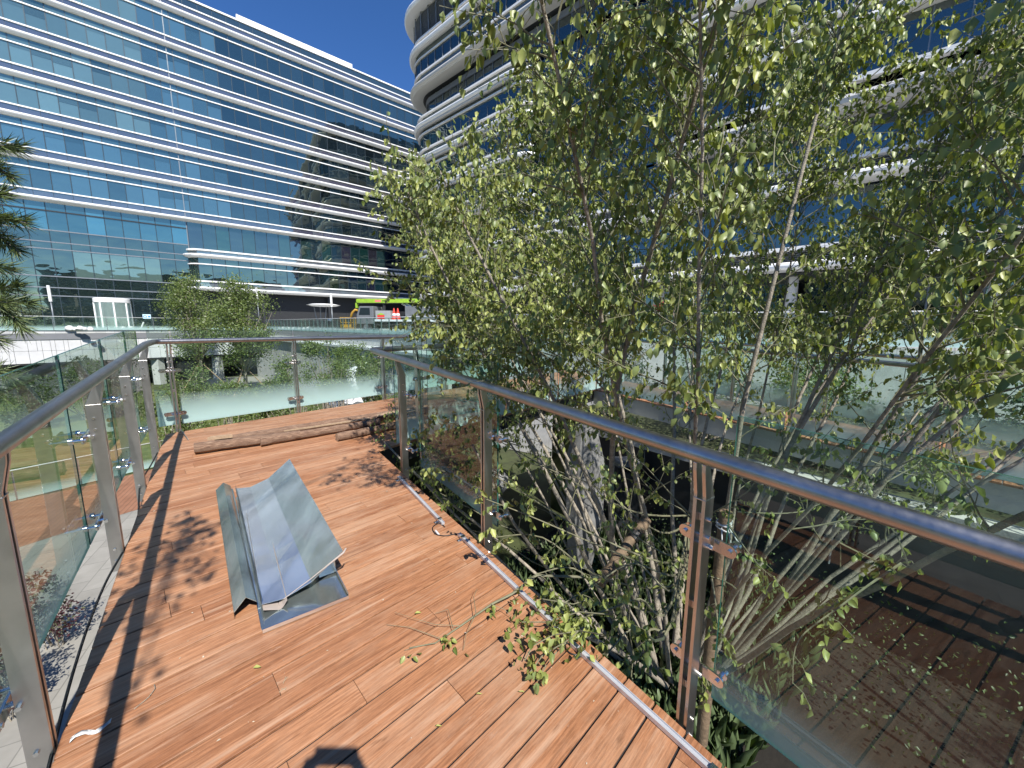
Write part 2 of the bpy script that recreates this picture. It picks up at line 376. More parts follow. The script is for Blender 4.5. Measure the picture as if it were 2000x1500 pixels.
#==PART2
class Leaves:
    def __init__(s): s.p = []; s.a = []; s.n = []; s.l = []; s.r = []
    def add(s, p, a, n, l, r): s.p.append(p); s.a.append(a); s.n.append(n); s.l.append(l); s.r.append(r)
    def build(s, name, mat, parent, width=.62, full=True):
        P = np.array(s.p, float); A = np.array(s.a, float); N = np.array(s.n, float); Lg = np.array(s.l)[:, None, None]; Rn = np.array(s.r)
        A /= np.linalg.norm(A, axis=1)[:, None]; S = np.cross(A, N); S /= (np.linalg.norm(S, axis=1)[:, None] + 1e-9); N = np.cross(S, A)
        w_ = width / 2
        if full:   # base, mid-rib 1, 2, tip, left 1, 2, right 1, 2
            T = np.array([(0, 0, 0), (0, .34, -.05), (0, .7, -.07), (0, 1.0, .02), (-w_, .32, .17), (-w_ * .72, .68, .08), (w_, .32, .17), (w_ * .72, .68, .08)])
            F = [(0, 1, 4), (1, 2, 5, 4), (2, 3, 5), (0, 6, 1), (1, 6, 7, 2), (2, 7, 3)]
        else:
            T = np.array([(0, 0, 0), (-w_, .45, .04), (0, 1, 0), (w_, .45, .04)]); F = [(0, 3, 2), (0, 2, 1)]
        k = len(T); V = P[:, None, :] + Lg * (T[None, :, 0:1] * S[:, None, :] + T[None, :, 1:2] * A[:, None, :] + T[None, :, 2:3] * N[:, None, :])
        me = bpy.data.meshes.new(name); n = len(P)
        me.vertices.add(n * k); me.vertices.foreach_set('co', V.reshape(-1).astype('f'))
        sizes = [len(f) for f in F]; flat = np.concatenate([np.array(f) for f in F]); loops = (np.arange(n)[:, None] * k + flat[None, :]).reshape(-1)
        tot = np.tile(np.array(sizes), n); start = np.concatenate([[0], np.cumsum(tot)[:-1]])
        me.loops.add(len(loops)); me.loops.foreach_set('vertex_index', loops.astype('i'))
        me.polygons.add(len(tot)); me.polygons.foreach_set('loop_start', start.astype('i')); me.polygons.foreach_set('loop_total', tot.astype('i'))
        me.update(calc_edges=True)
        me.polygons.foreach_set('use_smooth', [True] * len(tot))
        at = me.attributes.new('rnd', 'FLOAT', 'POINT'); at.data.foreach_set('value', np.repeat(Rn, k).astype('f'))
        me.materials.append(mat); me.validate()
        o = bpy.data.objects.new(name, me); C.objects.link(o)
        if parent: o.parent = parent; o.matrix_parent_inverse = Matrix.Translation(-parent.location) if parent.type == 'EMPTY' else Matrix()
        return o
M_CHIP = simple('pale_chip', (.55, .47, .36), .8, 0, .3, 60)
# ================================================================== BUILDINGS
random.seed(7); rnd = random.Random(11)
def resample(path, step):
    P = [np.array(p, float) for p in path]; L = [0]
    for a, b in zip(P, P[1:]): L.append(L[-1] + np.linalg.norm(b - a))
    n = max(1, round(L[-1] / step)); out = []
    for k in range(n + 1):
        d = L[-1] * k / n; i = 0
        while i < len(P) - 2 and L[i + 1] < d: i += 1
        t = (d - L[i]) / (L[i + 1] - L[i]); out.append((P[i] * (1 - t) + P[i + 1] * t, d))
    return out
def offset(path, o, side=1):
    P = [np.array(p, float) for p in path]; out = []
    for i in range(len(P)):
        a = P[i] - P[i - 1] if i else P[1] - P[0]; b = P[i + 1] - P[i] if i < len(P) - 1 else P[-1] - P[-2]
        a = a / np.linalg.norm(a); b = b / np.linalg.norm(b); t = a + b; t /= np.linalg.norm(t)
        k = 1 / max(.5, math.sqrt((1 + a @ b) / 2)); out.append(P[i] + np.array([t[1], -t[0]]) * o * k * side)
    return out
def strip(name, path, z0, z1, parent, mat, tint, off=0.0, step=1.3, mull=None, mz=None, jitter=.0035, mm=None, split=None):
    """one storey of glazing: every pane its own slightly tilted sheet, thin upright bars between them"""
    mb = MB(); R_ = resample(offset(path, off), step)
    for (a, d0), (b, d1) in zip(R_, R_[1:]):
        t = b - a; ln = np.linalg.norm(t); t = t / ln; n = np.array([t[1], -t[0]])
        j = [rnd.uniform(-jitter, jitter) for _ in range(4)]; c = tint((d0 + d1) / 2, (z0 + z1) / 2)
        q = [(a + n * j[0], z0), (b + n * j[1], z0), (b + n * j[2], z1), (a + n * j[3], z1)]
        mb.add([(p[0], p[1], z) for p, z in q], [(0, 1, 2, 3)], 0, tint=(*c, 1.0))
        if split and split((d0 + d1) / 2) and rnd.random() < .75:
            # roller blind or ceiling edge seen behind the upper part of the pane
            h_ = z1 - (z1 - z0) * rnd.uniform(.25, .6); k_ = rnd.uniform(.35, .8)
            mb.add([(*(a + n * .012), h_), (*(b + n * .012), h_), (*(b + n * .012), z1), (*(a + n * .012), z1)], [(0, 1, 2, 3)], 0, tint=(c[0] * k_, c[1] * k_, c[2] * k_, 1.0))
        if mull:
            w_, dep = mull; m0, m1 = mz if mz else (z0, z1)
            p0 = a - t * w_ / 2 - n * .02; p1 = a + t * w_ / 2 + n * dep
            vs = []
            for z in (m0, m1):
                vs += [(*(a - t * w_ / 2 - n * .03), z), (*(a + t * w_ / 2 - n * .03), z), (*(a + t * w_ / 2 + n * dep), z), (*(a - t * w_ / 2 + n * dep), z)]
            mb.add(vs, [(0, 1, 2, 3), (4, 7, 6, 5), (0, 4, 5, 1), (1, 5, 6, 2), (2, 6, 7, 3), (3, 7, 4, 0)], 1, tint=(0., 0., 0., 1.))
    return mb.build(name, [mat, mm or (M_MULLD if parent.name.startswith('office') else M_MULL)], parent)
M_MULL = simple('mullion_metal', (.20, .22, .24), .4, .3, .1)
M_MULLD = simple('mullion_dark', (.035, .05, .06), .35, .3, .1)
M_MULLW = simple('mullion_white', (.62, .64, .66), .4, 0, .05)
NOSE = lambda z, o0, o1, h: [(o0, z - h), (o1 - .14, z - h), (o1 - .03, z - h * .55), (o1, z), (o1 - .03, z + h * .6), (o1 - .14, z + h), (o0, z + h)]
def band(name, path, prof, parent, mat=None):
    mb = MB(); sweep(mb, path, prof, 0, True, True); return mb.build(name, mat or M_WHITE, parent)
def fin(name, path, z, o0, o1, h, parent, mat=None):
    return band(name, path, [(o0, z - h), (o1, z - h), (o1, z + h), (o0, z + h)], parent, mat)

# ---- glass office block A (left)
EA = D(49); PA = np.array([-42.955, 41.8])
def SA(s, o=0.0): p = PA + EA * s + np.array([EA[1], -EA[0]]) * o; return p
A = empty('office_building', (float(PA[0]), float(PA[1]), 1.0), 'long blue glass office block with straight white ledges and a revolving door', 'building')
pathA = [SA(-48), SA(62)]
def tintA(s_, z):
    s = s_ - 48; r = rnd.random()
    if s < 5.5 and z > 20 and z < 34:
        k = .65 + .6 * r; return (.12 * k, .21 * k, .235 * k)
    if s < 12 and z > 13: 
        k = .5 + r; return (.05 * k, .11 * k, .16 * k)
    k = .4 + 1.2 * r
    return (.012 * k, .022 * k, .032 * k)
def tintSp(s, z):
    k = .9 + .2 * rnd.random(); return (.085 * k, .085 * k, .13 * k)
NOSEA = lambda z, o1: [(-.05, z - .26), (.22, z - .20), (o1 - .05, z - .06), (o1, z + .02), (o1, z + .12), (o1 - .06, z + .17), (-.05, z + .17)]
bandsA = [35.05, 31.4, 27.8, 24.25, 20.7, 17.15, 13.45]
for i, zb in enumerate(bandsA):
    low = i == len(bandsA) - 1
    band('white_ledge', pathA, NOSEA(zb, .62 if low else .46), A)
    fin('white_fin', pathA, zb + .86, -.05, .12, .058, A)
    strip('spandrel_panels', pathA, zb + .1, zb + .84, A, M_FAC_A, tintSp, .02, 1.3, (.03, .01))
    if not low:
        zt = bandsA[i + 1] + .9
        fin('white_fin', pathA, zb - .88, -.05, .12, .055, A)
        strip('window_band', pathA, zt, zb - .1, A, M_FAC_A, tintA, 0, 1.3, (.06, .03), split=lambda s_: s_ < 60)
strip('parapet_panels', pathA, 35.95, 36.75, A, M_FAC_A, lambda s, z: (.03, .04, .05), .02, 1.3, (.03, .01))
fin('parapet_cap', pathA, 36.8, -.6, .14, .09, A)
mb = MB(); sweep(mb, [SA(-48), SA(62)], [(-24, .6), (-.45, .6), (-.45, 36.6), (-24, 36.6)]); mb.build('core_walls', M_DARK, A)
mb = MB(); sweep(mb, [SA(13.9), SA(27.2)], [(-2.2, 36.9), (-.2, 36.9), (-.2, 37.55), (-2.2, 37.55)]); mb.build('roof_upstand', M_WHITE, A)
# lower left curtain wall
pl_ = [SA(-48), SA(7.1)]
zs = [1.25, 4.3, 5.1, 6.2, 8.83, 9.5, 10.62, 13.2]
for a, b_ in zip(zs, zs[1:]):
    def tintL(s_, z, a=a):
        s = s_ - 48; k = .5 + rnd.random()
        if a > 10: return (.03 * k, .12 * k, .19 * k)
        if a == 6.2 and -2.0 < s < 5: return (.10, .16, .15)
        return (.012 * k, .02 * k, .024 * k)
    strip('window_band', pl_, a, b_, A, M_FAC_A, tintL, 0, 1.3, (.06, .03))
    if a > 1.3: fin('grey_transom', pl_, a, -.03, .06, .05, A, M_MULL)
fin('dark_transom', [SA(-48), SA(7.1)], 12.45, -.03, .08, .05, A, M_DARK)
mb = MB(); sweep(mb, [SA(7.1), SA(7.18)], [(-.05, 9.9), (.05, 9.9), (.05, 36.7), (-.05, 36.7)]); mb.build('grey_pilaster', M_MULL, A)
# podium on the right, bowed out with a rounded end
pr = [SA(7.0, 0), SA(7.15, .45), SA(7.5, .85), SA(8.2, 1.1), SA(9.2, 1.15), SA(62, 1.15)]
for zf, zm, zl in ((10.1, 9.43, 8.5), (6.55, 5.72, None)):
    fin('white_fin', pr, zf, -.05, .14, .08, A); band('white_ledge', pr, NOSEA(zm, .5), A)
    strip('spandrel_panels', pr, zm + .1, zf, A, M_FAC_A, lambda s, z: (.15, .17, .2), 0, 1.3, (.03, .01))
    if zl: fin('white_fin', pr, zl, -.05, .14, .06, A)
strip('window_band', pr, 6.6, 9.4, A, M_FAC_A, lambda s, z: tuple(c * (.5 + rnd.random()) for c in (.012, .022, .026)), -.02, 1.3, (.06, .05))
strip('window_band', [SA(7.2), SA(62)], 10.1, 13.2, A, M_FAC_A, lambda s, z: tuple(c * (.5 + rnd.random()) for c in (.014, .03, .04)), 0, 1.3, (.06, .03))
mb = MB(); sweep(mb, [SA(7.1), SA(62)], [(-3.2, 5.45), (1.1, 5.45), (1.1, 5.6), (-3.2, 5.6)]); mb.build('soffit', M_DARK, A)
mb = MB(); sweep(mb, pr, [(-1.3, 9.95), (0, 9.95), (0, 10.02), (-1.3, 10.02)]); mb.build('podium_roof', M_SOFFIT, A)
strip('ground_floor_glazing', [SA(7.2), SA(62)], 1.2, 5.45, A, M_FAC_A, lambda s, z: (.012, .016, .018), -3.0, 2.0, (.08, .05))
mb = MB(); sweep(mb, [SA(7.1), SA(7.3)], [(-3, 1.2), (.0, 1.2), (.0, 5.45), (-3, 5.45)]); mb.build('return_wall', M_DARK, A)
for s in (14, 22, 30, 38, 46):
    mb = MB(); p = SA(s, .4); mb.cyl((*p, 1.0), (*p, 5.5), .28, 20); mb.build('round_column', M_DARK, A, True, auto=40)
# revolving door
dc = SA(.25, .25)
dr_ = tag(None or (lambda mb: (mb.lathe([(1.35, 0), (1.42, .05), (1.42, .42), (1.35, .48), (.2, .5)], (dc[0], dc[1], 3.75), 28), mb.build('revolving_door_drum', M_WHITE, A, True, auto=40))[1])(MB()))
mb = MB()
for k in range(8):
    a = R(-41 + 90) + 2 * math.pi * k / 8; p = (dc[0] + 1.36 * math.cos(a), dc[1] + 1.36 * math.sin(a))
    mb.cyl((*p, 1.05), (*p, 3.76), .07, 8)
mb.build('revolving_door_posts', M_WHITE, A)
mb = MB(); pts = [(1.34 * math.cos(2 * math.pi * k / 28), 1.34 * math.sin(2 * math.pi * k / 28)) for k in range(28)]
mb.add([(dc[0] + x, dc[1] + y, z) for z in (1.05, 3.75) for x, y in pts], [(k, (k + 1) % 28, 28 + (k + 1) % 28, 28 + k) for k in range(28)]); mb.build('curved_door_glass', M_GLASS, A)
mb = MB()
for k in range(3):
    a = .4 + k * math.pi * 2 / 3
    fr_ = lambda x, y, z, a=a: (dc[0] + x * math.cos(a) - y * math.sin(a), dc[1] + x * math.sin(a) + y * math.cos(a), z)
    mb.box((0, -.02, 1.08), (.06, .02, 3.72), fr_); mb.box((1.2, -.02, 1.08), (1.26, .02, 3.72), fr_); mb.box((.06, -.02, 1.08), (1.2, .02, 1.16), fr_); mb.box((.06, -.02, 2.1), (1.2, .02, 2.14), fr_)
mb.build('door_wings', M_MULLW, A)
# blue and white notice stuck on the ground-floor glass: ring symbol and arrow
M_BLUE = simple('notice_blue', (.03, .18, .62), .4, 0, .05); M_PAPER = simple('notice_white', (.55, .72, .85), .5, 0, .03)
def fA(s, z, o): p = SA(s, o); return (float(p[0]), float(p[1]), z)
mb = MB(); mb.box((2.46, .04, 2.14), (3.12, .055, 2.62), lambda s, o, z: fA(s, z, o)); no_ = mb.build('notice', M_PAPER, A)
mb = MB()
for (cx_, rr, r2) in ((2.64, .15, .09),):
    n_ = 20
    vs = [fA(cx_ + r_ * math.cos(2 * math.pi * k / n_), 2.38 + r_ * math.sin(2 * math.pi * k / n_), .062) for r_ in (rr, r2) for k in range(n_)]
    mb.add(vs, [(k, (k + 1) % n_, n_ + (k + 1) % n_, n_ + k) for k in range(n_)])
mb.add([fA(2.86, 2.38, .062), fA(3.0, 2.52, .062), fA(3.0, 2.44, .062), fA(3.08, 2.44, .062), fA(3.08, 2.32, .062), fA(3.0, 2.32, .062), fA(3.0, 2.24, .062)], [(0, 6, 5, 4, 3, 2, 1)])
mb.build('notice_symbols', M_BLUE, A)

# ---- curved-corner block B (right)
EB = D(132); PB = np.array([.857, 36.0]); NB = np.array([EB[1], -EB[0]])
def SB(s, o=0.0): return PB + EB * s + NB * o
B = empty('corner_building', (float(SB(0)[0]), float(SB(0)[1]), 1.0), 'navy glass office tower with a rounded corner and deep white eaves behind the tree', 'building')
BK = -NB          # left side face runs back from the corner
def pathB(s1=44.0, o=0.0, r=4.0, back=34.0, s_c=-18.3, end=None):
    c = SB(s_c + r, -r); pts = [SB(s_c, -back)]
    for k in range(13):
        a = math.pi / 2 * k / 12
        pts.append(c + (-EB) * r * math.cos(a) + NB * r * math.sin(a))
    pts.append(SB(s1))
    return [tuple(p) for p in pts]
def bayB(s1, curl=True):    # the bay whose right end curls back in
    p = pathB(s1 - 2.2)
    if curl:
        for k in range(1, 7):
            a = math.pi / 2 * k / 6; q = SB(s1 - 2.2 + 2.2 * math.sin(a), -1.1 * (1 - math.cos(a))); p.append(tuple(q))
    return p
def tB(s, z):
    k = .3 + 1.2 * rnd.random(); return (.008 * k, .016 * k, .034 * k)
full = pathB(44.0)
def Bfin(z, p, o=.16, h=.085, o0=-.05): fin('white_fin', p, z, o0, o, h, B)
def Bstrip(z0, z1, p, off=0., mull=(.05, .06), mz=None, t=tB): return strip('window_band', p, z0, z1, B, M_FAC_B, t, off, 1.25, mull, mz)
# top plant storey with louvres
band('roof_eave', full, NOSE(34.2, -.2, 1.0, .24), B); Bfin(35.0, full); Bstrip(34.4, 36.2, full, -.3, None)
mb = MB()
for k in range(14): sweep(mb, full, [(-.25, 31.5 + k * .17), (-.08, 31.53 + k * .17), (-.08, 31.56 + k * .17), (-.25, 31.55 + k * .17)])
mb.build('louvres', M_MULL, B)
mb = MB(); sweep(mb, full, [(-.9, 31.2), (-.5, 31.2), (-.5, 34.0), (-.9, 34.0)]); mb.build('louvre_backing', M_DARK, B)
mb = MB()
for (p, d) in resample(full, 1.3)[20:]: mb.cyl((*p, 31.3), (*p, 34.0), .05, 6)
mb.build('louvre_posts', M_MULL, B)
band('white_ledge', full, NOSE(30.5, -.1, .6, .24), B); Bfin(31.4, full); Bstrip(30.7, 31.3, full, 0, None); Bfin(29.6, full, .14, .06)
Bstrip(28.2, 30.4, full, 0, (.06, .07), (28.2, 29.4)); Bfin(28.1, full)
Bstrip(27.2, 28.0, full, 0, None, None, lambda s, z: (.10, .115, .13))
band('deep_eave', full, [(-2.6, 26.62), (.28, 26.66), (.36, 26.72), (.58, 26.80), (.64, 26.96), (.58, 27.10), (-.05, 27.2), (-2.6, 27.2)], B, M_SOFFIT)
# main facade behind, set back
back_ = pathB(44.0)
off1 = -1.0
Bstrip(24.35, 26.6, back_, off1 - .2, (.06, .05), None, lambda s, z: tuple(c * 1.4 for c in tB(s, z)))
fin('dull_transom', back_, 26.2, off1 - .25, off1 - .1, .25, B, M_FASCIA)
bay = bayB(.3)
for i, zb in enumerate((23.2, 19.8, 16.45, 13.05)):
    pth = bay
    fin('white_fin', pth, zb + .92, -.35, -.06, .075, B)
    band('white_ledge', pth, NOSE(zb, -.4, .34, .19) if i < 3 else [(-1.2, zb - .24), (.2, zb - .22), (.4, zb - .1), (.42, zb + .1), (.28, zb + .2), (-1.2, zb + .24)], B)
    band('under_lip', pth, [(-.4, zb - .36), (.14, zb - .36), (.14, zb - .2), (-.4, zb - .2)], B, M_SOFFIT)
    strip('spandrel_panels', pth, zb + .2, zb + .9, B, M_FAC_B, lambda s, z: (.06, .07, .085), -.3, 1.25, None)
    if i < 3:
        zn = (23.2, 19.8, 16.45, 13.05)[i + 1]
        fin('white_fin', pth, zb - .8, -.35, -.1, .06, B)
        strip('window_band', pth, zn + .95, zb - .1, B, M_FAC_B, tB, -.3, 1.25, (.05, .05), (zn + 1.0, zn + 2.0))
# recessed middle and right wing
strip('window_band', [tuple(SB(-2)), tuple(SB(44))], 13.2, 24.4, B, M_FAC_B, tB, -1.6, 1.25, (.06, .05))
for z in (22.4, 20.9, 18.6, 17.2, 15.0): fin('grey_transom', [tuple(SB(-2)), tuple(SB(13))], z, -1.62, -1.5, .05, B, M_MULL)
wing = [tuple(SB(12.2, -1.1)), tuple(SB(12.6, -.5)), tuple(SB(13.4, -.12)), tuple(SB(14.4, 0)), tuple(SB(44))]
for zb in (19.8, 16.35):
    fin('white_fin', wing, zb + .95, -.3, .1, .09, B); band('white_ledge', wing, NOSE(zb, -.4, .5, .2), B)
    strip('spandrel_panels', wing, zb + .2, zb + .9, B, M_FAC_B, lambda s, z: (.05, .06, .08), -.25, 1.25, None)
    strip('window_band', wing, zb - 2.5, zb - .1, B, M_FAC_B, tB, -.28, 1.25, (.05, .05))
fin('white_fin', wing, 13.9, -.3, .1, .12, B)
band('deep_eave', wing, [(-1.8, 12.4), (.3, 12.46), (.42, 12.55), (.68, 12.64), (.74, 12.85), (.66, 13.02), (-.3, 13.1), (-1.8, 13.1)], B, M_SOFFIT)
lowp = pathB(44.0)
for zb, wd in ((9.3, .7), (5.0, .9)):
    fin('white_fin', lowp, zb + 1.05, -.9, -.4, .1, B); band('white_ledge', lowp, NOSE(zb, -1.1, wd - .35, .2), B)
    mb = MB()
    for k in range(6): sweep(mb, lowp[10:], [(-.95, zb + .3 + k * .11), (-.82, zb + .33 + k * .11), (-.82, zb + .35 + k * .11), (-.95, zb + .34 + k * .11)])
    mb.build('louvre_strip', M_MULL, B)
Bstrip(10.3, 12.9, lowp, -1.3); Bstrip(6.1, 9.2, lowp, -1.3)
mb = MB(); sweep(mb, lowp, [(-5, 4.6), (-1, 4.6), (-1, 4.75), (-5, 4.75)]); mb.build('soffit', M_DARK, B)
strip('ground_floor_glazing', offset(lowp, -4.2)[12:], 1.0, 4.6, B, M_FAC_B, lambda s, z: (.008, .01, .012), 0, 2.0, (.08, .05))
mb = MB(); sweep(mb, lowp, [(-22, .9), (-5.2, .9), (-5.2, 12.7), (-2.2, 12.7), (-2.2, 26.5), (-.8, 26.6), (-.8, 35.8), (-22, 35.8)]); mb.build('core_walls', M_DARK, B)
for s in (-12, -4, 4, 12, 20, 28):
    mb = MB(); p = SB(s, -1.9); mb.cyl((*p, .9), (*p, 4.7), .3, 20); mb.build('round_column', M_SOFFIT, B, True, auto=40)

# blocks behind the photographer, out of view, added for the facades to mirror
def far_block(x, y, ang, wd, dp, h, floors, label):
    q = empty('office_building', (x, y, 1.0), label, 'building'); t = D(ang); pts = [np.array((x, y)) - t * wd / 2, np.array((x, y)) + t * wd / 2]
    mb = MB(); sweep(mb, pts, [(-dp, .5), (-.1, .5), (-.1, h), (-dp, h)]); mb.build('walls', simple('far_wall', (.12, .13, .13), .6), q)
    strip('window_band', [tuple(p) for p in pts], 1.0, h - .4, q, M_FAC_B, lambda s, z: (.02, .03, .035), 0, 3.0, (.2, .1), jitter=.0, mm=M_MULLD)
    for k in range(floors): fin('white_ledge', [tuple(p) for p in pts], 3 + (h - 3) * k / floors, -.05, .5, .22, q)
    return q
far_block(58, -62, 229, 70, 20, 20, 5, 'office block added behind the photographer to be mirrored in the facades')
far_block(-62, -40, 280, 50, 20, 17, 4, 'lower office block added behind the photographer on the left for reflections')
# ================================================================== GROUND, COURTYARD, PLAZA
def poly(name, pts, z, mat, kind='structure', lab=None):
    mb = MB(); mb.add([(x, y, z) for x, y in pts], [tuple(range(len(pts)))]); o = mb.build(name, mat)
    o['kind'] = kind; return o
def mat_ground(name, stops, scale, tile=None, bump=.0, rough=.85, rot=0.0):
    mt, n = newmat(name); b = pbsdf(n, stops[0][1], rough); L = n.links
    ge = nd(n, 'ShaderNodeNewGeometry'); no = nd(n, 'ShaderNodeTexNoise'); no.inputs['Scale'].default_value = scale; no.inputs['Detail'].default_value = 9; no.inputs['Roughness'].default_value = .68
    L.new(ge.outputs['Position'], no.inputs['Vector']); r = ramp(n, stops); L.new(no.outputs[0], r.inputs[0]); last = r
    if tile:
        tw, thh, col, mort = tile
        mp = nd(n, 'ShaderNodeMapping'); mp.inputs['Rotation'].default_value = (0, 0, R(rot)); L.new(ge.outputs['Position'], mp.inputs[0])
        br = nd(n, 'ShaderNodeTexBrick'); br.inputs['Scale'].default_value = 1.0; br.inputs['Brick Width'].default_value = tw; br.inputs['Row Height'].default_value = thh
        br.inputs['Mortar Size'].default_value = mort; br.inputs['Color1'].default_value = (1, 1, 1, 1); br.inputs['Color2'].default_value = (.86, .86, .86, 1); br.inputs['Mortar'].default_value = (*col, 1)
        L.new(mp.outputs[0], br.inputs['Vector'])
        mx = nd(n, 'ShaderNodeMixRGB', blend_type='MULTIPLY'); mx.inputs[0].default_value = 1; L.new(r.outputs[0], mx.inputs[1]); L.new(br.outputs[0], mx.inputs[2]); last = mx
    L.new(last.outputs[0], b.inputs['Base Color'])
    if bump:
        bu = nd(n, 'ShaderNodeBump'); bu.inputs['Strength'].default_value = bump; bu.inputs['Distance'].default_value = .03; L.new(no.outputs[0], bu.inputs['Height']); L.new(bu.outputs[0], b.inputs['Normal'])
    return mt
M_LAWN = mat_ground('lawn', [(.3, (.045, .065, .014)), (.5, (.10, .12, .028)), (.7, (.17, .17, .06))], 1.6, None, .5)
M_PAVE = mat_ground('pale_pavers', [(.3, (.25, .24, .21)), (.7, (.34, .325, .29))], 1.3, (.9, .45, (.62, .62, .62), .010), 0, .8, 62)
M_PLAZA = mat_ground('plaza_paving', [(.3, (.46, .47, .46)), (.7, (.60, .60, .58))], .8, (1.2, .6, (.6, .6, .6), .01), 0, .8, 41)
M_PATHW = mat_ground('path_boards', [(.3, (.22, .095, .05)), (.7, (.34, .17, .10))], 2.0, (2.2, .14, (.35, .3, .3), .008), 0, .7, 62)
M_GRNDBASE = mat_ground('garden_soil', [(.35, (.03, .035, .014)), (.55, (.06, .075, .025)), (.75, (.10, .10, .045))], 1.2, None, .7)
M_STONE = mat_ground('white_stone_cladding', [(.3, (.52, .52, .53)), (.7, (.66, .66, .67))], .7, None, 0, .7)
Z0 = -4.5
poly('ground', [(-500, -500), (700, -500), (700, 700), (-500, 700)], Z0 - .03, M_GRNDBASE)
poly('courtyard_paving', [(6, -14), (6, -4), (-1.5, 6), (-6.5, 9.8), (-11.3, 13.6), (-12.5, 11.8), (-13.5, 9.8), (-16.5, 3), (-20, -14)][::-1], Z0 + .004, M_PAVE)
poly('timber_path', [(-13.5, 9.8), (-12.5, 11.8), (-11.3, 13.6), (-14.8, 16.4), (-16, 14), (-17.2, 12.5), (-21, 4), (-17, 2)][::-1], Z0 + .008, M_PATHW)
poly('lawn', [(-14.9, 16.5), (-11.4, 13.7), (-9, 16), (-14, 26), (-22.5, 34.6), (-29, 37.5), (-38, 30), (-34, 14), (-21.1, 4.1), (-17.3, 12.6)][::-1], Z0 + .004, M_LAWN)
poly('garden_path', [(-33, 38.6), (-24, 37.6), (-27.5, 46), (-34, 44)], Z0 + .006, M_PAVE)
# plaza deck round the sunken court
def slab(name, pts, z0, z1, mat):
    mb = MB(); mb.prism(pts[::-1] if False else pts, z0, z1); o = mb.build(name, mat); o['kind'] = 'structure'; return o
WL = [(-64, 4), (-41, 31), (-29.5, 46.5)]; WR = [(-29.5, 46.5), (-7.9, 26), (-2.2, 19.6)]
slab('plaza_paving', [(-64.2, 4), (-41.2, 31.1), (-29.6, 46.8), (-29, 90), (-150, 90), (-150, 4)][::-1], .72, 1.0, M_PLAZA)
slab('plaza_paving', [(-29.3, 46.7), (-7.7, 26.2), (-2.0, 19.8), (5, 15.5), (13, 12.2), (30, 6), (90, 2), (90, 90), (-28.9, 90)], .72, 1.0, M_PLAZA)
# left court wall: grey edge beam, white stone cladding, dark undercroft with pale piers
CW = empty('court_wall', (-41, 31, Z0), 'white stone clad court wall under a grey edge beam with dark openings beneath', 'wall')
mb = MB(); sweep(mb, WL, [(-.4, .20), (.06, .20), (.06, .70), (-.4, .70)]); mb.build('edge_beam', M_FASCIA, CW)
def panels(mb, path, z0, z1, pw, proud, gap=.02, rr=rnd):
    R_ = resample(path, pw)
    for (a, d0), (b, d1) in zip(R_, R_[1:]):
        t = (b - a); ln = np.linalg.norm(t); t /= ln; n = np.array([t[1], -t[0]])
        fr_ = lambda x, y, z, a=a, t=t, n=n: (*(a + t * x + n * y), z)
        wv = rr.choice((0, 0, .35)) * ln
        mb.box((gap / 2, -.2, z0), (ln - gap / 2 - wv, proud, z1), fr_)
        if wv: mb.box((ln - wv + gap / 2, -.2, z0), (ln - gap / 2, proud + .004, z1), fr_)
mb = MB(); panels(mb, WL, -.72, .19, .75, .0); panels(mb, [(-64, 4), (-41.3, 30.6), (-29.5, 46.5)], -1.75, -.74, .75, .0); mb.build('stone_cladding', M_STONE, CW)
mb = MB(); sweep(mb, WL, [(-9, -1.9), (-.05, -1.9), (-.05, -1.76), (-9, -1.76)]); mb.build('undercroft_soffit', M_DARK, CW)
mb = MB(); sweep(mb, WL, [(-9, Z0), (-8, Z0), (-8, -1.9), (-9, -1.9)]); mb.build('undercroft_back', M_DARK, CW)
for (p, d) in resample(WL, 5.2)[:]:
    mb = MB(); mb.box((p[0] - .35, p[1] - .35, Z0), (p[0] + .35, p[1] + .35, -1.9), lambda x, y, z: (x - .45, y + .35, z)); mb.build('pier', M_CONC, CW)
RWL = empty('retaining_wall', (-7.9, 26, Z0), 'pale concrete retaining wall with a white ledge running towards the crane truck', 'wall')
sdw = 1
mb = MB(); sweep(mb, WR, [(-.4, .58), (.05, .58), (.05, .9), (-.4, .9)]); mb.build('edge_beam', M_FASCIA, RWL)
mb = MB(); panels(mb, WR, .12, .57, .5, .0); mb.build('fluted_panels', M_CONC, RWL)
mb = MB(); sweep(mb, WR, [(-.4, -.05), (1.5, -.05), (1.5, .1), (-.4, .1)]); mb.build('white_ledge', M_STONE, RWL)
mb = MB(); panels(mb, [tuple(p) for p in offset(WR, 1.25)], Z0, -.06, .6, .0); mb.build('concrete_face', M_CONC, RWL)
RB = empty('garden_wall', (5, 15.5, Z0), 'grey concrete plinth of the plaza behind the multi-stem tree', 'wall')
mb = MB(); panels(mb, [(-2.0, 19.7), (5, 15.4), (13, 12.1), (30, 5.9), (90, 1.9)], Z0, .71, 1.2, .0); mb.build('panel_face', M_CONC, RB)
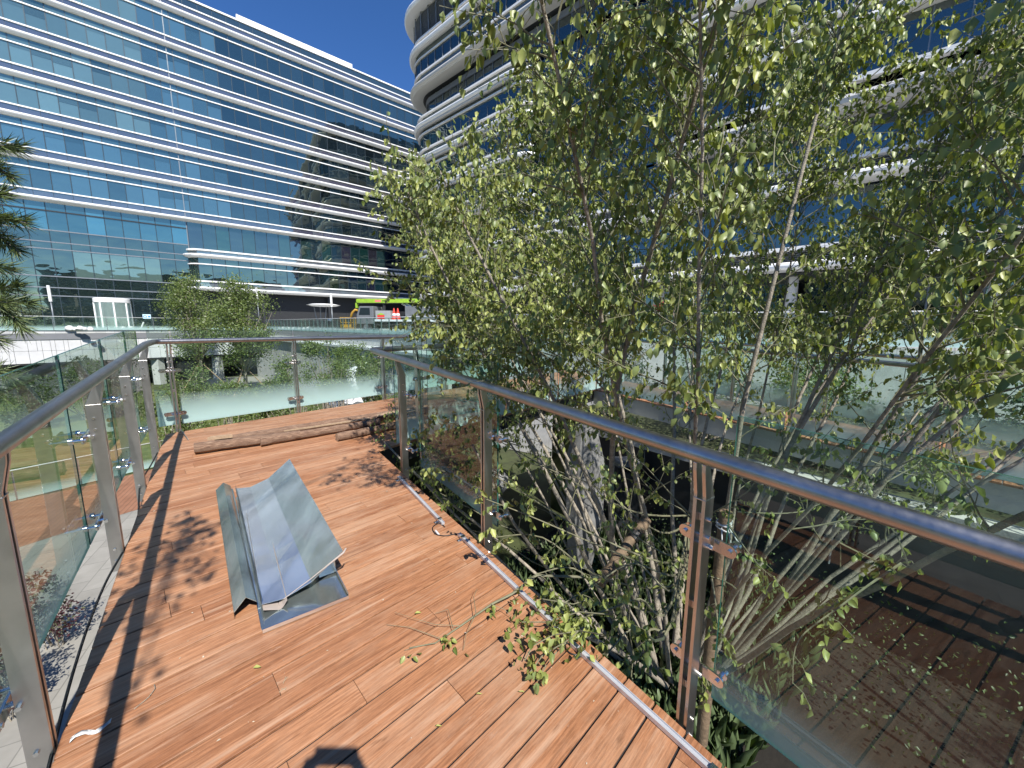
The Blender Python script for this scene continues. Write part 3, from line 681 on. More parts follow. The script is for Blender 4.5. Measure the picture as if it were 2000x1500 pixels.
#==PART3
# ================================================================== DECK
BD, BN = D(44.8), D(-45.2); PITCH, PHASE = .137, .690
def clip(poly_, a, b, c):      # keep a*x+b*y<=c
    out = []
    for i in range(len(poly_)):
        p, q = poly_[i], poly_[(i + 1) % len(poly_)]; dp, dq = a * p[0] + b * p[1] - c, a * q[0] + b * q[1] - c
        if dp <= 0: out.append(p)
        if dp * dq < 0: t = dp / (dp - dq); out.append((p[0] + (q[0] - p[0]) * t, p[1] + (q[1] - p[1]) * t))
    return out
def boards(mb, region, zf, rr, drop=.0, bd=BD, bn=BN, pitch=PITCH, phase=PHASE):
    T = [(float(np.dot(p, bd)), float(np.dot(p, bn))) for p in region]
    n0, n1 = min(t[1] for t in T), max(t[1] for t in T)
    k = math.floor((n0 - phase) / pitch); 
    while phase + k * pitch < n1:
        lo = phase + k * pitch + .0048; hi = lo + pitch - .0096; k += 1
        pl_ = clip(clip(T, 0, 1, hi), 0, -1, -lo)
        if len(pl_) < 3: continue
        a0, a1 = min(p[0] for p in pl_), max(p[0] for p in pl_)
        cuts = [a0 - 1]; x = a0 + rr.uniform(.15, 1.9)
        while x < a1 - .1: cuts.append(x); x += rr.uniform(1.3, 1.95)
        cuts.append(a1 + 1)
        for c0, c1 in zip(cuts, cuts[1:]):
            q = clip(clip(pl_, 1, 0, c1 - .0012), -1, 0, -(c0 + .0012))
            if len(q) < 3: continue
            r_ = rr.random(); ca = (lo + hi) / 2; dz = rr.uniform(-.0012, .0012); ph = rr.uniform(0, 50)
            W = lambda a, n_, d_: (lambda p: (float(p[0]), float(p[1]), zf(p) + d_ + dz))(bd * a + bn * n_)
            top = [(a, ca + (n_ - ca) * .982) for a, n_ in q]; m_ = len(q)
            vs = [W(a, n_, -.024) for a, n_ in q] + [W(a, n_, -.0016) for a, n_ in q] + [W(a, n_, 0) for a, n_ in top]
            at = [(a + ph, n_ - lo, r_) for a, n_ in q] * 2 + [(a + ph, n_ - lo, r_) for a, n_ in top]
            fs = [tuple(range(2 * m_, 3 * m_))] + [(j * m_ + i, j * m_ + (i + 1) % m_, (j + 1) * m_ + (i + 1) % m_, (j + 1) * m_ + i) for j in (0, 1) for i in range(m_)]
            if (sum((vs[2 * m_ + (i + 1) % m_][0] - vs[2 * m_ + i][0]) * (vs[2 * m_ + (i + 1) % m_][1] + vs[2 * m_ + i][1]) for i in range(m_))) > 0: fs = [f[::-1] for f in fs]
            mb.add(vs, fs, 0, bc=at)
def uvp(*l): return [tuple(U(u, v)[:2]) for u, v in l]
EDL, EDR = -.575, 1.335
FU0, FSL = 6.17, .2216
def Fu(v): return FU0 + FSL * (v + .575)
dz_ = lambda p: deck_z(float(p @ DU))
rr = random.Random(5); mb = MB()
boards(mb, uvp((-3.5, EDL), (-3.5, EDR), (4.22, EDR), (Fu(EDR), EDR), (Fu(EDL), EDL)), dz_, rr)
boards(mb, uvp((4.22, EDR), (4.22 + FSL * 6.5, 7.85), (Fu(7.85), 7.85), (Fu(EDR), EDR)), dz_, rr)
deck = mb.build('boardwalk', M_DECK); deck['kind'] = 'structure'
mb = MB()
def slabpoly(mb, pts, t0, t1):
    n = len(pts); vs = [(*U(u, v)[:2], deck_z(u) - t0) for u, v in pts] + [(*U(u, v)[:2], deck_z(u) - t1) for u, v in pts]
    mb.add(vs, [tuple(range(n)), tuple(range(2 * n - 1, n - 1, -1))] + [(i, n + i, n + (i + 1) % n, (i + 1) % n) for i in range(n)])
slabpoly(mb, [(-3.5, EDL + .03), (-3.5, EDR - .02), (4.2, EDR - .02), (5.4, EDR - .02), (5.4, EDL + .03)], .009, .26)
slabpoly(mb, [(5.403, EDL + .03), (5.403, EDR - .02), (Fu(EDR) - .05, EDR - .02), (Fu(EDL) - .05, EDL + .03)], .009, .26)
slabpoly(mb, [(4.3, EDR - .017), (4.3 + FSL * 6.5, 7.85), (Fu(7.85) - .05, 7.85), (Fu(EDR) - .05, EDR - .017)], .009, .26)
o = mb.build('boardwalk_frame', M_DARK); o['kind'] = 'structure'
# far ramp on the other side of the planting pit
mb = MB(); zc = lambda p: .02 + .045 * float(p @ DU)
boards(mb, uvp((-4.5, 6.35), (-4.5, 7.85), (Fu(7.85), 7.85), (5.6, 6.35)), zc, rr, bd=D(52.5), bn=D(-37.5), pitch=.137, phase=.05)
o = mb.build('boardwalk', M_DECK); o['kind'] = 'structure'
mb = MB(); vs = []
for u_, v_ in ((-4.5, 6.36), (-4.5, 7.84), (5.4, 7.84), (5.4, 6.36)): vs.append((*U(u_, v_)[:2], .02 + .045 * u_ - .009))
vs += [(x, y, z - .3) for x, y, z in vs]; mb.add(vs, [(0, 1, 2, 3), (7, 6, 5, 4)] + [(i, i + 4, (i + 1) % 4 + 4, (i + 1) % 4) for i in range(4)])
o = mb.build('boardwalk_frame', M_CONC); o['kind'] = 'structure'
# planting pit
mb = MB(); mb.prism([U(u, v)[:2] for u, v in ((-5, 1.5), (-5, 6.3), (5.2, 6.3), (4.35, 1.5))], Z0, -2.25); o = mb.build('planting_soil', M_SOIL); o['kind'] = 'structure'
PK = empty('planter_kerb', U(0, 6.2, -1.5), 'pale concrete kerb of the planting pit below the far ramp', 'kerb')
mb = MB(); fr_ = lambda u, v, z: U(u, v, z)
mb.box((-4.5, 6.05, -.62), (5.2, 6.3, -.38), fr_); mb.build('coping', M_CONC, PK)
mb = MB(); mb.box((-4.5, 6.12, -2.3), (5.2, 6.28, -.63), fr_); mb.build('kerb_face', M_DARK, PK)

# ================================================================== RAILINGS
def recalc(o):
    import bmesh
    b = bmesh.new(); b.from_mesh(o.data); bmesh.ops.recalc_face_normals(b, faces=b.faces); b.to_mesh(o.data); b.free()
def mk_frame(org, al, ou, zf):
    """local (along, outward, up) -> world; org 2D point, al/ou 2D units"""
    org = np.array(org); al = np.array(al); ou = np.array(ou)
    def f(x, y, z):
        p = org + al * x + ou * y; b = org + al * x
        return (float(p[0]), float(p[1]), zf(b) + z)
    return f
def post(fr, s, parent, h0=-.13, arm=True, slim=False):
    pr_ = [(.008, h0), (.072, h0), (.072, .955), (.018, 1.09), (-.014, 1.09), (-.012, 1.06), (.008, .965)]
    mb = MB()
    for x0 in (-.0225, .0095):
        vs = [fr(s + x0 + dx, y, z) for dx in (0, .013) for y, z in pr_]; n = len(pr_)
        mb.add(vs, [tuple(range(n)), tuple(range(2 * n - 1, n - 1, -1))] + [(i, n + i, n + (i + 1) % n, (i + 1) % n) for i in range(n)])
    for z in (.15, .5, .86): mb.box((s - .0095, .03, z), (s + .0095, .06, z + .03), fr)
    mb.box((s - .0235, .006, .948), (s + .0235, .0735, .953), fr)
    p = mb.build('post', M_STEEL, parent, bevel=.0012); recalc(p)
    mb = MB()
    for z in (.87, .80, -.06, .02):
        mb.tube([fr(s - .031, .046, z), fr(s + .031, .046, z)], .0075, 8)
    mb.build('bolt', M_BOLT, p, True, auto=40)
    if arm:
        for z in (.76, .22):
            mb = MB(); n = 10; pts = []
            for k in range(n + 1): a = -math.pi / 2 + math.pi * k / n; pts.append((s + .085 + .024 * math.cos(a), z + .024 * math.sin(a)))
            for k in range(n + 1): a = math.pi / 2 + math.pi * k / n; pts.append((s - .085 + .024 * math.cos(a), z + .024 * math.sin(a)))
            m_ = len(pts); vs = [fr(x, y, zz) for y in (.088, .096) for x, zz in pts]
            mb.add(vs, [tuple(range(m_)), tuple(range(2 * m_ - 1, m_ - 1, -1))] + [(i, m_ + i, m_ + (i + 1) % m_, (i + 1) % m_) for i in range(m_)])
            mb.tube([fr(s - .04, .06, z), fr(s + .04, .06, z)], .009, 8)
            mb.tube([fr(s, .06, z), fr(s, .1, z)], .011, 8)
            for sx in (-.085, .085):
                mb.tube([fr(s + sx, .078, z), fr(s + sx, .15, z)], .009, 10); mb.tube([fr(s + sx, .13, z), fr(s + sx, .149, z)], .02, 14)
            q = mb.build('glass_clamp', M_BOLT, p, True, auto=35); recalc(q)
    return p
def pane(fr, s0, s1, parent, mat, z0=.07, z1=1.25, off=.150, th=.012, name='glass_pane'):
    mb = MB(); vs = []; hz = []
    nz = 6
    for y in (off, off + th):
        for k in range(nz + 1):
            z = z0 + (z1 - z0) * k / nz
            for x in (s0, s1): vs.append(fr(x, y, z)); hz.append(z - z0)
    o_ = 2 * (nz + 1); fs = []
    for k in range(nz):
        fs += [(2 * k, 2 * k + 1, 2 * k + 3, 2 * k + 2), (o_ + 2 * k, o_ + 2 * k + 2, o_ + 2 * k + 3, o_ + 2 * k + 1)]
    mi = [0] * len(fs)
    ed = [(0, o_, o_ + 1, 1), (2 * nz, 2 * nz + 1, o_ + 2 * nz + 1, o_ + 2 * nz)]
    for k in range(nz): ed += [(2 * k, 2 * k + 2, o_ + 2 * k + 2, o_ + 2 * k), (2 * k + 1, o_ + 2 * k + 1, o_ + 2 * k + 3, 2 * k + 3)]
    mb.add(vs, fs, 0, hz=hz); mb.f.extend(ed); mb.mi.extend([1] * len(ed))
    g = mb.build(name, [mat, M_GEDGE], parent); recalc(g); return g
def handrail(pts, parent, r=.030, name='handrail', mat=None):
    mb = MB(); mb.tube(pts, r, 20); return mb.build(name, mat or M_RAIL, parent, True, auto=50)
def rnd_corner(a, c, b, r=.07, n=6):
    a, c, b = Vector(a), Vector(c), Vector(b); d0 = (a - c).normalized(); d1 = (b - c).normalized(); out = []
    for k in range(n + 1):
        t = k / n; p0 = c + d0 * r; p1 = c + d1 * r; out.append(p0 * (1 - t) ** 2 + c * 2 * t * (1 - t) + p1 * t ** 2)
    return out
zdeck = lambda p: deck_z(float(np.array(p) @ DU))
HR = 1.12
# left railing
LR = empty('glass_railing', U(0, EDL, 0), 'steel and glass railing along the left edge of the timber ramp', 'railing')
frL = mk_frame(DV * EDL, DU, -DV, zdeck)
postsL = [.55, 1.93, 3.34, 4.42, 5.50]
for s in postsL: post(frL, s, LR)
edgesL = [-.9, .50, 1.88, 3.29, 4.37, 5.45, 6.2]
for a, b_ in zip(edgesL, edgesL[1:]): pane(frL, a + .05 + .012, b_ + .05 - .012, LR, M_GLASS)
cornerL = Vector(U(Fu(EDL) - .03, EDL + .004, .27 + HR))
hp = [Vector(U(-3, EDL + .004, deck_z(-3) + HR)), Vector(U(5.4, EDL + .004, .27 + HR))]
FDIR = (DU * FSL + DV) / np.linalg.norm(DU * FSL + DV); FOUT = np.array([-FDIR[1], FDIR[0]])
if FOUT @ DU < 0: FOUT = -FOUT
endF = cornerL + Vector((*(FDIR * 9.0), 0))
cc = rnd_corner(hp[1], cornerL, endF, .06)
handrail(hp + cc[:4], LR)
# far railing on the landing
F0 = np.array(U(Fu(EDL), EDL)[:2])
FR = empty('glass_railing', (float(F0[0]), float(F0[1]), .27), 'steel and glass railing with frosted foot behind the logs on the landing', 'railing')
frF = mk_frame(F0, FDIR, FOUT, lambda p: .27)
sF = []
for px, py in ((352, 845), (584, 806), (753, 780)):
    p = pixz(px, py, .27); sF.append(float((np.array([p.x, p.y]) - F0) @ FDIR))
sF += [sF[-1] + 1.42 * k for k in (1, 2, 3, 4)]
for s in sF: post(frF, s, FR)
eF = [-.05] + [s + .05 for s in sF]
for a, b_ in zip(eF, eF[1:]): pane(frF, a + .012, b_ - .012, FR, M_GLASS_F)
handrail(cc[3:] + [Vector(frF(9.0, -.004, HR))], FR)
# right railing: turns the corner round the pit; the pane between its second and third posts is missing
RR_ = empty('glass_railing', U(0, EDR, 0), 'steel and glass railing by the tree with one pane missing and branches poking through', 'railing')
frR = mk_frame(DV * EDR, DU, DV, zdeck)
postsR = [-2.2, -.75, .63, 2.07, 3.52]
for s in postsR: post(frR, s, RR_)
for a, b_ in ((-2.15, -.75), (-.72, .585), (2.10, 3.40)): pane(frR, a, b_, RR_, M_GLASS)
cornerR = Vector(U(4.23, EDR - .004, deck_z(4.23) + HR))
frI = mk_frame(np.array(U(4.22, EDR)[:2]), FDIR, -FOUT, zdeck)
endI = Vector(frI(6.4, -.004, HR))
cR = rnd_corner(U(3.9, EDR - .004, deck_z(3.9) + HR), cornerR, endI, .05)
handrail([Vector(U(-3.2, EDR - .004, deck_z(-3.2) + HR))] + cR + [endI], RR_)
for s in (.55, 2.0, 3.4, 4.8, 6.2): post(frI, s, RR_)
for a, b_ in ((.15, .55), (.6, 2.02), (2.05, 3.42), (3.45, 4.82), (4.85, 6.2)): pane(frI, a, b_ - .02, RR_, M_GLASS_F)
# railings of the far ramp
for vv, sgn, lab in ((6.35, -1, 'glass railing on the pit side of the far ramp, seen through the tree'), (7.85, 1, 'glass railing on the outer side of the far ramp')):
    q = empty('glass_railing', U(0, vv, 0), lab, 'railing')
    fc = mk_frame(DV * vv, DU, DV * sgn, lambda p: .02 + .045 * float(np.array(p) @ DU))
    for k in range(7): post(fc, -4 + 1.45 * k, q, arm=False)
    for k in range(6): pane(fc, -3.97 + 1.45 * k, -2.58 + 1.45 * k, q, M_GLASS_F)
    handrail([fc(-4.4, -.004, HR), fc(5.3, -.004, HR)], q)

# plaza balustrades
def balustrade(name, path, z, label, group=None, h=1.15, step=1.5, posts=True, inset=.15):
    P = offset(path, -inset); q = empty(name, (float(P[0][0]), float(P[0][1]), z), label, 'railing', group)
    R_ = resample(P, step)
    for i, ((a, d0), (b, d1)) in enumerate(zip(R_, R_[1:])):
        t = b - a; ln = np.linalg.norm(t); t /= ln; n = np.array([t[1], -t[0]])
        fr = mk_frame(a, t, n, lambda p: z)
        if i < 48: pane(fr, .02, ln - .02, q, M_GLASS_F, .0, h, 0, .012)
        if posts:
            mb = MB(); mb.box((-.02, -.06, 0), (.02, -.01, h - .05), fr); mb.build('post', M_MULL, q)
    mb = MB(); mb.tube([(float(p[0]), float(p[1]), z + h + .015) for p in P], .022, 8); mb.build('top_rail', M_MULLW, q, True)
    return q
balustrade('plaza_railing', [(-58, 11.1), (-41, 31), (-29.6, 46.2)], 1.0, 'glass balustrade along the plaza edge in front of the revolving door', None, 1.15, 3.2)
balustrade('plaza_railing', [(-29.4, 46.3), (-7.9, 26), (-2.2, 19.6)], 1.0, 'glass balustrade with close dark posts in front of the crane truck', None, 1.1, 1.05)
balustrade('plaza_railing', [(-1.9, 19.6), (5, 15.4), (13, 12.1), (30, 5.9)], 1.0, 'glass balustrade on the plaza behind the big tree', None, 1.1, 1.5)
# lower railing by the timber path
balustrade('garden_railing', [(-21.0, 4.2), (-17.1, 12.6), (-14.8, 16.6)], Z0, 'low glass railing with frosted foot between timber path and lawn', None, 1.05, 1.6)

# ---- LED strip profiles along the right deck edge, cable and clips
M_ALU = simple('aluminium_strip', (.62, .63, .66), .35, .45, .08, 12)
M_CABLE = simple('black_cable', (.012, .012, .014), .45, 0, .1)
M_PLUG = simple('white_plug', (.7, .7, .7), .4)
VS = 1.262
def led(u0, u1, v0, v1, label):
    q = empty('light_strip', U(u0, v0, deck_z(u0)), label, 'light strip', 'aluminium light strips along the deck edge')
    t = np.array([u1 - u0, v1 - v0]); ln = np.linalg.norm(t); t /= ln
    fr = lambda x, y, z: U(u0 + t[0] * x - t[1] * y, v0 + t[1] * x + t[0] * y, deck_z(u0 + t[0] * x) + z)
    mb = MB(); mb.box((0, -.012, .004), (ln, -.0095, .024), fr); mb.box((0, .0095, .004), (ln, .012, .024), fr); mb.box((0, -.0094, .004), (ln, .0094, .017), fr); mb.build('profile', M_ALU, q)
    for k in range(max(2, int(ln / .55) + 1)):
        x = .06 + k * (ln - .12) / max(1, int(ln / .55)); mb = MB(); mb.box((x - .012, -.045, .001), (x + .012, -.0125, .006), fr); mb.box((x - .012, -.018, .006), (x + .012, -.0125, .026), fr); mb.box((x - .012, -.018, .0262), (x + .012, .016, .0285), fr); mb.cyl(fr(x, -.034, .006), fr(x, -.034, .010), .005, 8); mb.build('clip', M_BOLT, q)
    return q
led(2.44, 3.40, VS - .03, VS, 'far aluminium light strip on the deck edge next to the cable loop')
led(1.20, 2.26, VS, VS, 'middle aluminium light strip on the deck edge under the broken branch')
led(-.2, 1.14, VS + .03, VS - .01, 'nearest aluminium light strip on the deck edge')
def cable(name, pts, r, label, parent=None):
    mb = MB(); P = []
    pts = [Vector(p) for p in pts]
    for i in range(len(pts) - 1):
        p0, p1, p2, p3 = pts[max(0, i - 1)], pts[i], pts[i + 1], pts[min(len(pts) - 1, i + 2)]
        for k in range(6):
            t = k / 6; P.append(.5 * ((2 * p1) + (p2 - p0) * t + (2 * p0 - 5 * p1 + 4 * p2 - p3) * t * t + (3 * p1 - p0 - 3 * p2 + p3) * t ** 3))
    P.append(pts[-1]); mb.tube(P, r, 8); return tag(mb.build(name, M_CABLE, parent, True), label, 'cable' if label else None)
cb_ = cable('cable', [pixdeck(*p, .006) for p in ((869, 1029), (858, 1022), (845, 1030), (850, 1042), (862, 1046), (875, 1046), (888, 1043), (897, 1046))], .0035, 'short black cable loop joining two light strips')
mb = MB(); a = pixdeck(851, 1037, .007); b_ = pixdeck(857, 1044, .007); mb.tube([a, b_], .007, 8); mb.build('plug', M_PLUG, cb_)
cable('cable', [pixdeck(*p, .006) for p in ((1118, 1264), (1108, 1256), (1104, 1264), (1114, 1276), (1128, 1278), (1132, 1268), (1122, 1256), (1116, 1246))], .0035, 'black cable coil by the end of the nearest light strip')
# cable and hidden strip hanging below the left deck edge
cable('cable', [frL(s, .03 + .03 * math.sin(s * 3), -.03 - .02 * math.cos(s * 5)) for s in np.arange(.6, 5.4, .3)], .006, 'black cable running below the left deck edge')
cable('cable', [frL(1.55, .03, -.02), frL(1.6, .1, .03), frL(1.7, .11, .035), frL(1.76, .04, .0)], .0045, 'small hexagonal cable loop outside the left deck edge near the second post')

# ================================================================== THINGS ON THE DECK
def mat_galv(name, col, sw):
    mt, n = newmat(name); b = pbsdf(n, col, .2, .86); L = n.links; ge = nd(n, 'ShaderNodeNewGeometry')
    wv = nd(n, 'ShaderNodeTexNoise'); wv.inputs['Scale'].default_value = 2.0; wv.inputs['Detail'].default_value = 2; wv.inputs['Distortion'].default_value = .8
    mp = nd(n, 'ShaderNodeMapping'); mp.inputs['Rotation'].default_value = (0, 0, R(-20)); mp.inputs['Scale'].default_value = (3.2, 1.0, 1.5); L.new(ge.outputs['Position'], mp.inputs[0]); L.new(mp.outputs[0], wv.inputs['Vector'])
    r = ramp(n, [(.38, tuple(c * .80 for c in col)), (.55, col), (.66, tuple(min(1, c * 1.15) for c in col))]); L.new(wv.outputs[0], r.inputs[0]); L.new(r.outputs[0], b.inputs['Base Color'])
    mr = nd(n, 'ShaderNodeMapRange'); mr.inputs[3].default_value = .08; mr.inputs[4].default_value = .26; L.new(wv.outputs[0], mr.inputs[0]); L.new(mr.outputs[0], b.inputs['Roughness'])
    vo = nd(n, 'ShaderNodeTexVoronoi'); vo.inputs['Scale'].default_value = sw; L.new(ge.outputs['Position'], vo.inputs['Vector'])
    bu = nd(n, 'ShaderNodeBump'); bu.inputs['Strength'].default_value = .06; bu.inputs['Distance'].default_value = .002; L.new(vo.outputs[0], bu.inputs['Height']); L.new(bu.outputs[0], b.inputs['Normal'])
    return mt
M_GALV = mat_galv('galvanised_sheet', (.80, .84, .84), 30); M_GALV2 = mat_galv('dark_galvanised', (.50, .57, .56), 50)
M_FILM = simple('plastic_film', (.42, .36, .32), .35)
def folded(name, sec, u0, u1, vo, skew, twist, mat, parent=None, th=.0025, nseg=10):
    """sheet folded along its length: section [(v, h)], lying along u with a small skew"""
    mb = MB(); n = len(sec); vs = []
    for k in range(nseg + 1):
        t = k / nseg; u = u0 + (u1 - u0) * t
        for j, (v, h) in enumerate(sec):
            hh = h * (1 + twist * t); wob = .002 * math.sin(9 * t + j); vs.append(U(u, vo + v + skew * t, deck_z(u) + hh + wob))
    m_ = len(vs); vs += [(x, y, z - th) for x, y, z in vs]
    fs = []
    for k in range(nseg):
        for j in range(n - 1):
            a, b_, c_, d_ = k * n + j, (k + 1) * n + j, (k + 1) * n + j + 1, k * n + j + 1
            fs += [(a, d_, c_, b_), (m_ + a, m_ + b_, m_ + c_, m_ + d_)]
    for k in range(nseg):
        for j in (0, n - 1):
            a, b_ = k * n + j, (k + 1) * n + j; fs.append((a, b_, m_ + b_, m_ + a))
    for k in (0, nseg):
        for j in range(n - 1): a, b_ = k * n + j, k * n + j + 1; fs.append((a, b_, m_ + b_, m_ + a))
    mb.add(vs, fs); o = mb.build(name, mat, parent); recalc(o); return o
s1 = folded('metal_flashing', [(.055, .035), (.058, .018), (.46, .018), (.462, .036), (.455, .036)], 2.07, 3.72, 0, -.035, 0, M_GALV2)
mb = MB(); mb.box((2.062, .06, .006), (2.066, .46, .026), lambda u, v, z: U(u, v, deck_z(u) + z)); mb.build('turned_lip', M_BOLT, s1)
tag(s1, 'flat dark galvanised flashing with a turned-up lip, bottom of the pile', 'flashing', 'folded metal flashings piled on the deck')
s2 = folded('metal_flashing', [(-.045, .010), (-.045, .045), (.010, .105), (.055, .060), (.055, .025), (.068, .025)], 2.24, 3.90, .0, -.06, -.1, M_GALV2)
tag(s2, 'ridge-shaped green-grey metal flashing on the left of the pile', 'flashing', 'folded metal flashings piled on the deck')
s3 = folded('metal_flashing', [(.075, .100), (.070, .062), (.170, .050), (.305, .090), (.475, .212), (.478, .203)], 2.20, 3.78, .0, -.045, .12, M_GALV)
tag(s3, 'large tilted shiny metal flashing reflecting blue sky, top of the pile', 'flashing', 'folded metal flashings piled on the deck')
mb = MB(); mb.tube([U(2.195, .17, deck_z(2.2) + .053), U(2.195, .30, deck_z(2.2) + .111), U(2.19, .475, deck_z(2.2) + .204), U(2.21, .495, deck_z(2.2) + .214)], [.002, .0025, .006, .004], 6); mb.build('plastic_film_edge', M_FILM, s3)
s4 = folded('metal_flashing', [(.060, .072), (.063, .050), (.135, .018), (.150, .030), (.170, .060)], 2.17, 3.3, .012, 0, 0, M_FILM)
tag(s4, 'narrow film-covered metal offcut sticking out between the flashings', 'flashing', 'folded metal flashings piled on the deck')
mb = MB()
for k in range(1): mb.box((2.3, .36, .03), (3.4, .45, .10), lambda u, v, z: U(u, v - .03 * (u - 2.3), deck_z(u) + z))
o = mb.build('metal_channel', M_GALV2); tag(o, 'dark folded channel propping the tilted flashing from underneath', 'channel')

def mat_log():
    mt, n = newmat('log_bark'); b = pbsdf(n, (.25, .15, .1), .9); L = n.links
    tc = nd(n, 'ShaderNodeAttribute', attribute_name='bc')
    mp = nd(n, 'ShaderNodeMapping'); mp.inputs['Scale'].default_value = (5, 22, 1); L.new(tc.outputs['Vector'], mp.inputs[0])
    no = nd(n, 'ShaderNodeTexNoise'); no.inputs['Scale'].default_value = 2.4; no.inputs['Detail'].default_value = 9; no.inputs['Roughness'].default_value = .72; L.new(mp.outputs[0], no.inputs['Vector'])
    r = ramp(n, [(.32, (.075, .042, .028)), (.5, (.20, .120, .080)), (.6, (.33, .22, .15)), (.72, (.52, .38, .27))]); L.new(no.outputs[0], r.inputs[0]); L.new(r.outputs[0], b.inputs['Base Color'])
    bu = nd(n, 'ShaderNodeBump'); bu.inputs['Strength'].default_value = 1.0; bu.inputs['Distance'].default_value = .012; L.new(no.outputs[0], bu.inputs['Height']); L.new(bu.outputs[0], b.inputs['Normal'])
    return mt
M_LOG = mat_log(); M_CUT = simple('cut_wood', (.36, .25, .16), .8, 0, .25, 30, .3, 90)
def log(u0, v0, u1, v1, r, h, label, seed):
    rr = random.Random(seed); n = 22; seg = 14; mb = MB(); a = np.array([u0, v0]); b = np.array([u1, v1]); t = (b - a) / np.linalg.norm(b - a); nn = np.array([-t[1], t[0]]); ln = np.linalg.norm(b - a)
    vs = []; at = []; w_ = [rr.uniform(-.006, .006) for _ in range(n + 1)]; lob = [rr.uniform(.9, 1.08) for _ in range(seg)]
    for i in range(n + 1):
        c = a + (b - a) * i / n + nn * w_[i] * .6; rad = r * (1 - .12 * i / n) * rr.uniform(.95, 1.05)
        for k in range(seg):
            an = 2 * math.pi * k / seg; q = rad * lob[k] * rr.uniform(.95, 1.05); p = c + nn * q * math.cos(an)
            vs.append(U(p[0], p[1], deck_z(c[0]) + h + r * 1.06 + q * math.sin(an))); at.append((ln * i / n, k / seg * 1.0, seed * .37))
    fs = [(i * seg + k, i * seg + (k + 1) % seg, (i + 1) * seg + (k + 1) % seg, (i + 1) * seg + k) for i in range(n) for k in range(seg)]
    mb.add(vs, fs, 0, bc=at); mb.f += [tuple(range(seg - 1, -1, -1)), tuple(range(n * seg, (n + 1) * seg))]; mb.mi += [1, 1]
    o = mb.build('log', [M_LOG, M_CUT], None, True, auto=50); tag(o, label, 'log', 'rough timber poles lying on the landing'); return o
log(5.08, -.27, 5.02, .70, .060, 0, 'thick front pole whose cut end is nearest the left railing', 1)
log(5.00, .30, 5.10, 1.66, .050, 0, 'middle front pole with a pale split side, starting halfway along the pile', 2)
log(4.74, 1.04, 4.98, 2.7, .048, 0, 'short dark pole lying apart in front at the right', 3)
log(5.24, -.10, 5.45, 2.15, .050, 0, 'long thin pole at the back of the pile', 4)
log(5.22, 1.5, 5.5, 3.4, .052, 0, 'pole at the right of the pile running behind the steel post', 5)
log(5.38, 1.8, 5.75, 3.7, .045, 0, 'rearmost pole at the right end of the pile', 6)
mb = MB(); mb.prism([(5.14, .55), (5.145, .6), (5.20, 1.55), (5.15, 1.56), (5.13, .8)], .09, .104, 0, lambda u, v, z: U(u, v, deck_z(u) + z)); tag(mb.build('split_board', M_CUT), 'pale split board resting on the front poles', 'board')
mb = MB(); mb.prism([(5.17, -.16), (5.22, -.12), (5.19, .05), (5.15, .06)], .10, .13, 0, lambda u, v, z: U(u, v, deck_z(u) + z)); tag(mb.build('wood_offcut', M_CUT), 'short wood offcut on top of the pile at its left end', 'offcut')
mb = MB(); mb.prism([(5.18, 1.66), (5.16, 1.9), (5.24, 2.3), (5.33, 2.0), (5.27, 1.68)], .10, .112, 0, lambda u, v, z: U(u, v, deck_z(u) + z)); tag(mb.build('split_board', M_CUT), 'pale triangular split board on the right part of the pile', 'board')
# crumbs and chips trodden into the boards
LC = Leaves(); rc = random.Random(66)
for k in range(260):
    u_ = rc.uniform(-.2, 6.2); v_ = rc.uniform(EDL + .05, EDR - .05); LC.add(Vector(U(u_, v_, deck_z(u_) + .003)), Vector((rc.gauss(0, 1), rc.gauss(0, 1), .08)), Vector((0, 0, 1)), rc.choice((.004, .005, .007, .010, .016)), rc.random())
lit_ = LC.build('litter', M_CHIP, None, .5, False); lit_['kind'] = 'stuff'; tag(lit_, 'tiny pale chips and plant crumbs scattered over the boards')
# wire-like sticks left by the landing post
mb = MB(); a = pixz(345, 838, .275); b_ = pixz(368, 860, .275); mb.tube([a, (a + b_) / 2 + Vector((0, 0, .05)), b_], .004, 6); tag(mb.build('bent_wire', M_BOLT), 'bent wire leaning at the corner post of the landing', 'wire')
# white rag near the left foreground
mb = MB(); rr = random.Random(3); c = pixdeck(178, 1432); n = 9; vs = []
ax = Vector((DV[0], DV[1], 0)) ; ay = Vector((DU[0], DU[1], .05))
for j in range(5):
    for i in range(n):
        wv_ = (1 - abs(j - 2) / 2.6) * .022; vs.append(c + ax * ((i - 4) * .013) + ay * ((j - 2) * wv_ * .7 + .012 * math.sin(i * .9)) + Vector((0, 0, .004 + .008 * rr.random())))
mb.add(vs, [(j * n + i, j * n + i + 1, (j + 1) * n + i + 1, (j + 1) * n + i) for j in range(4) for i in range(n - 1)]); tag(mb.build('paper_scrap', M_TARP, None, True), 'crumpled white paper scrap on the deck by the left railing', 'paper scrap')
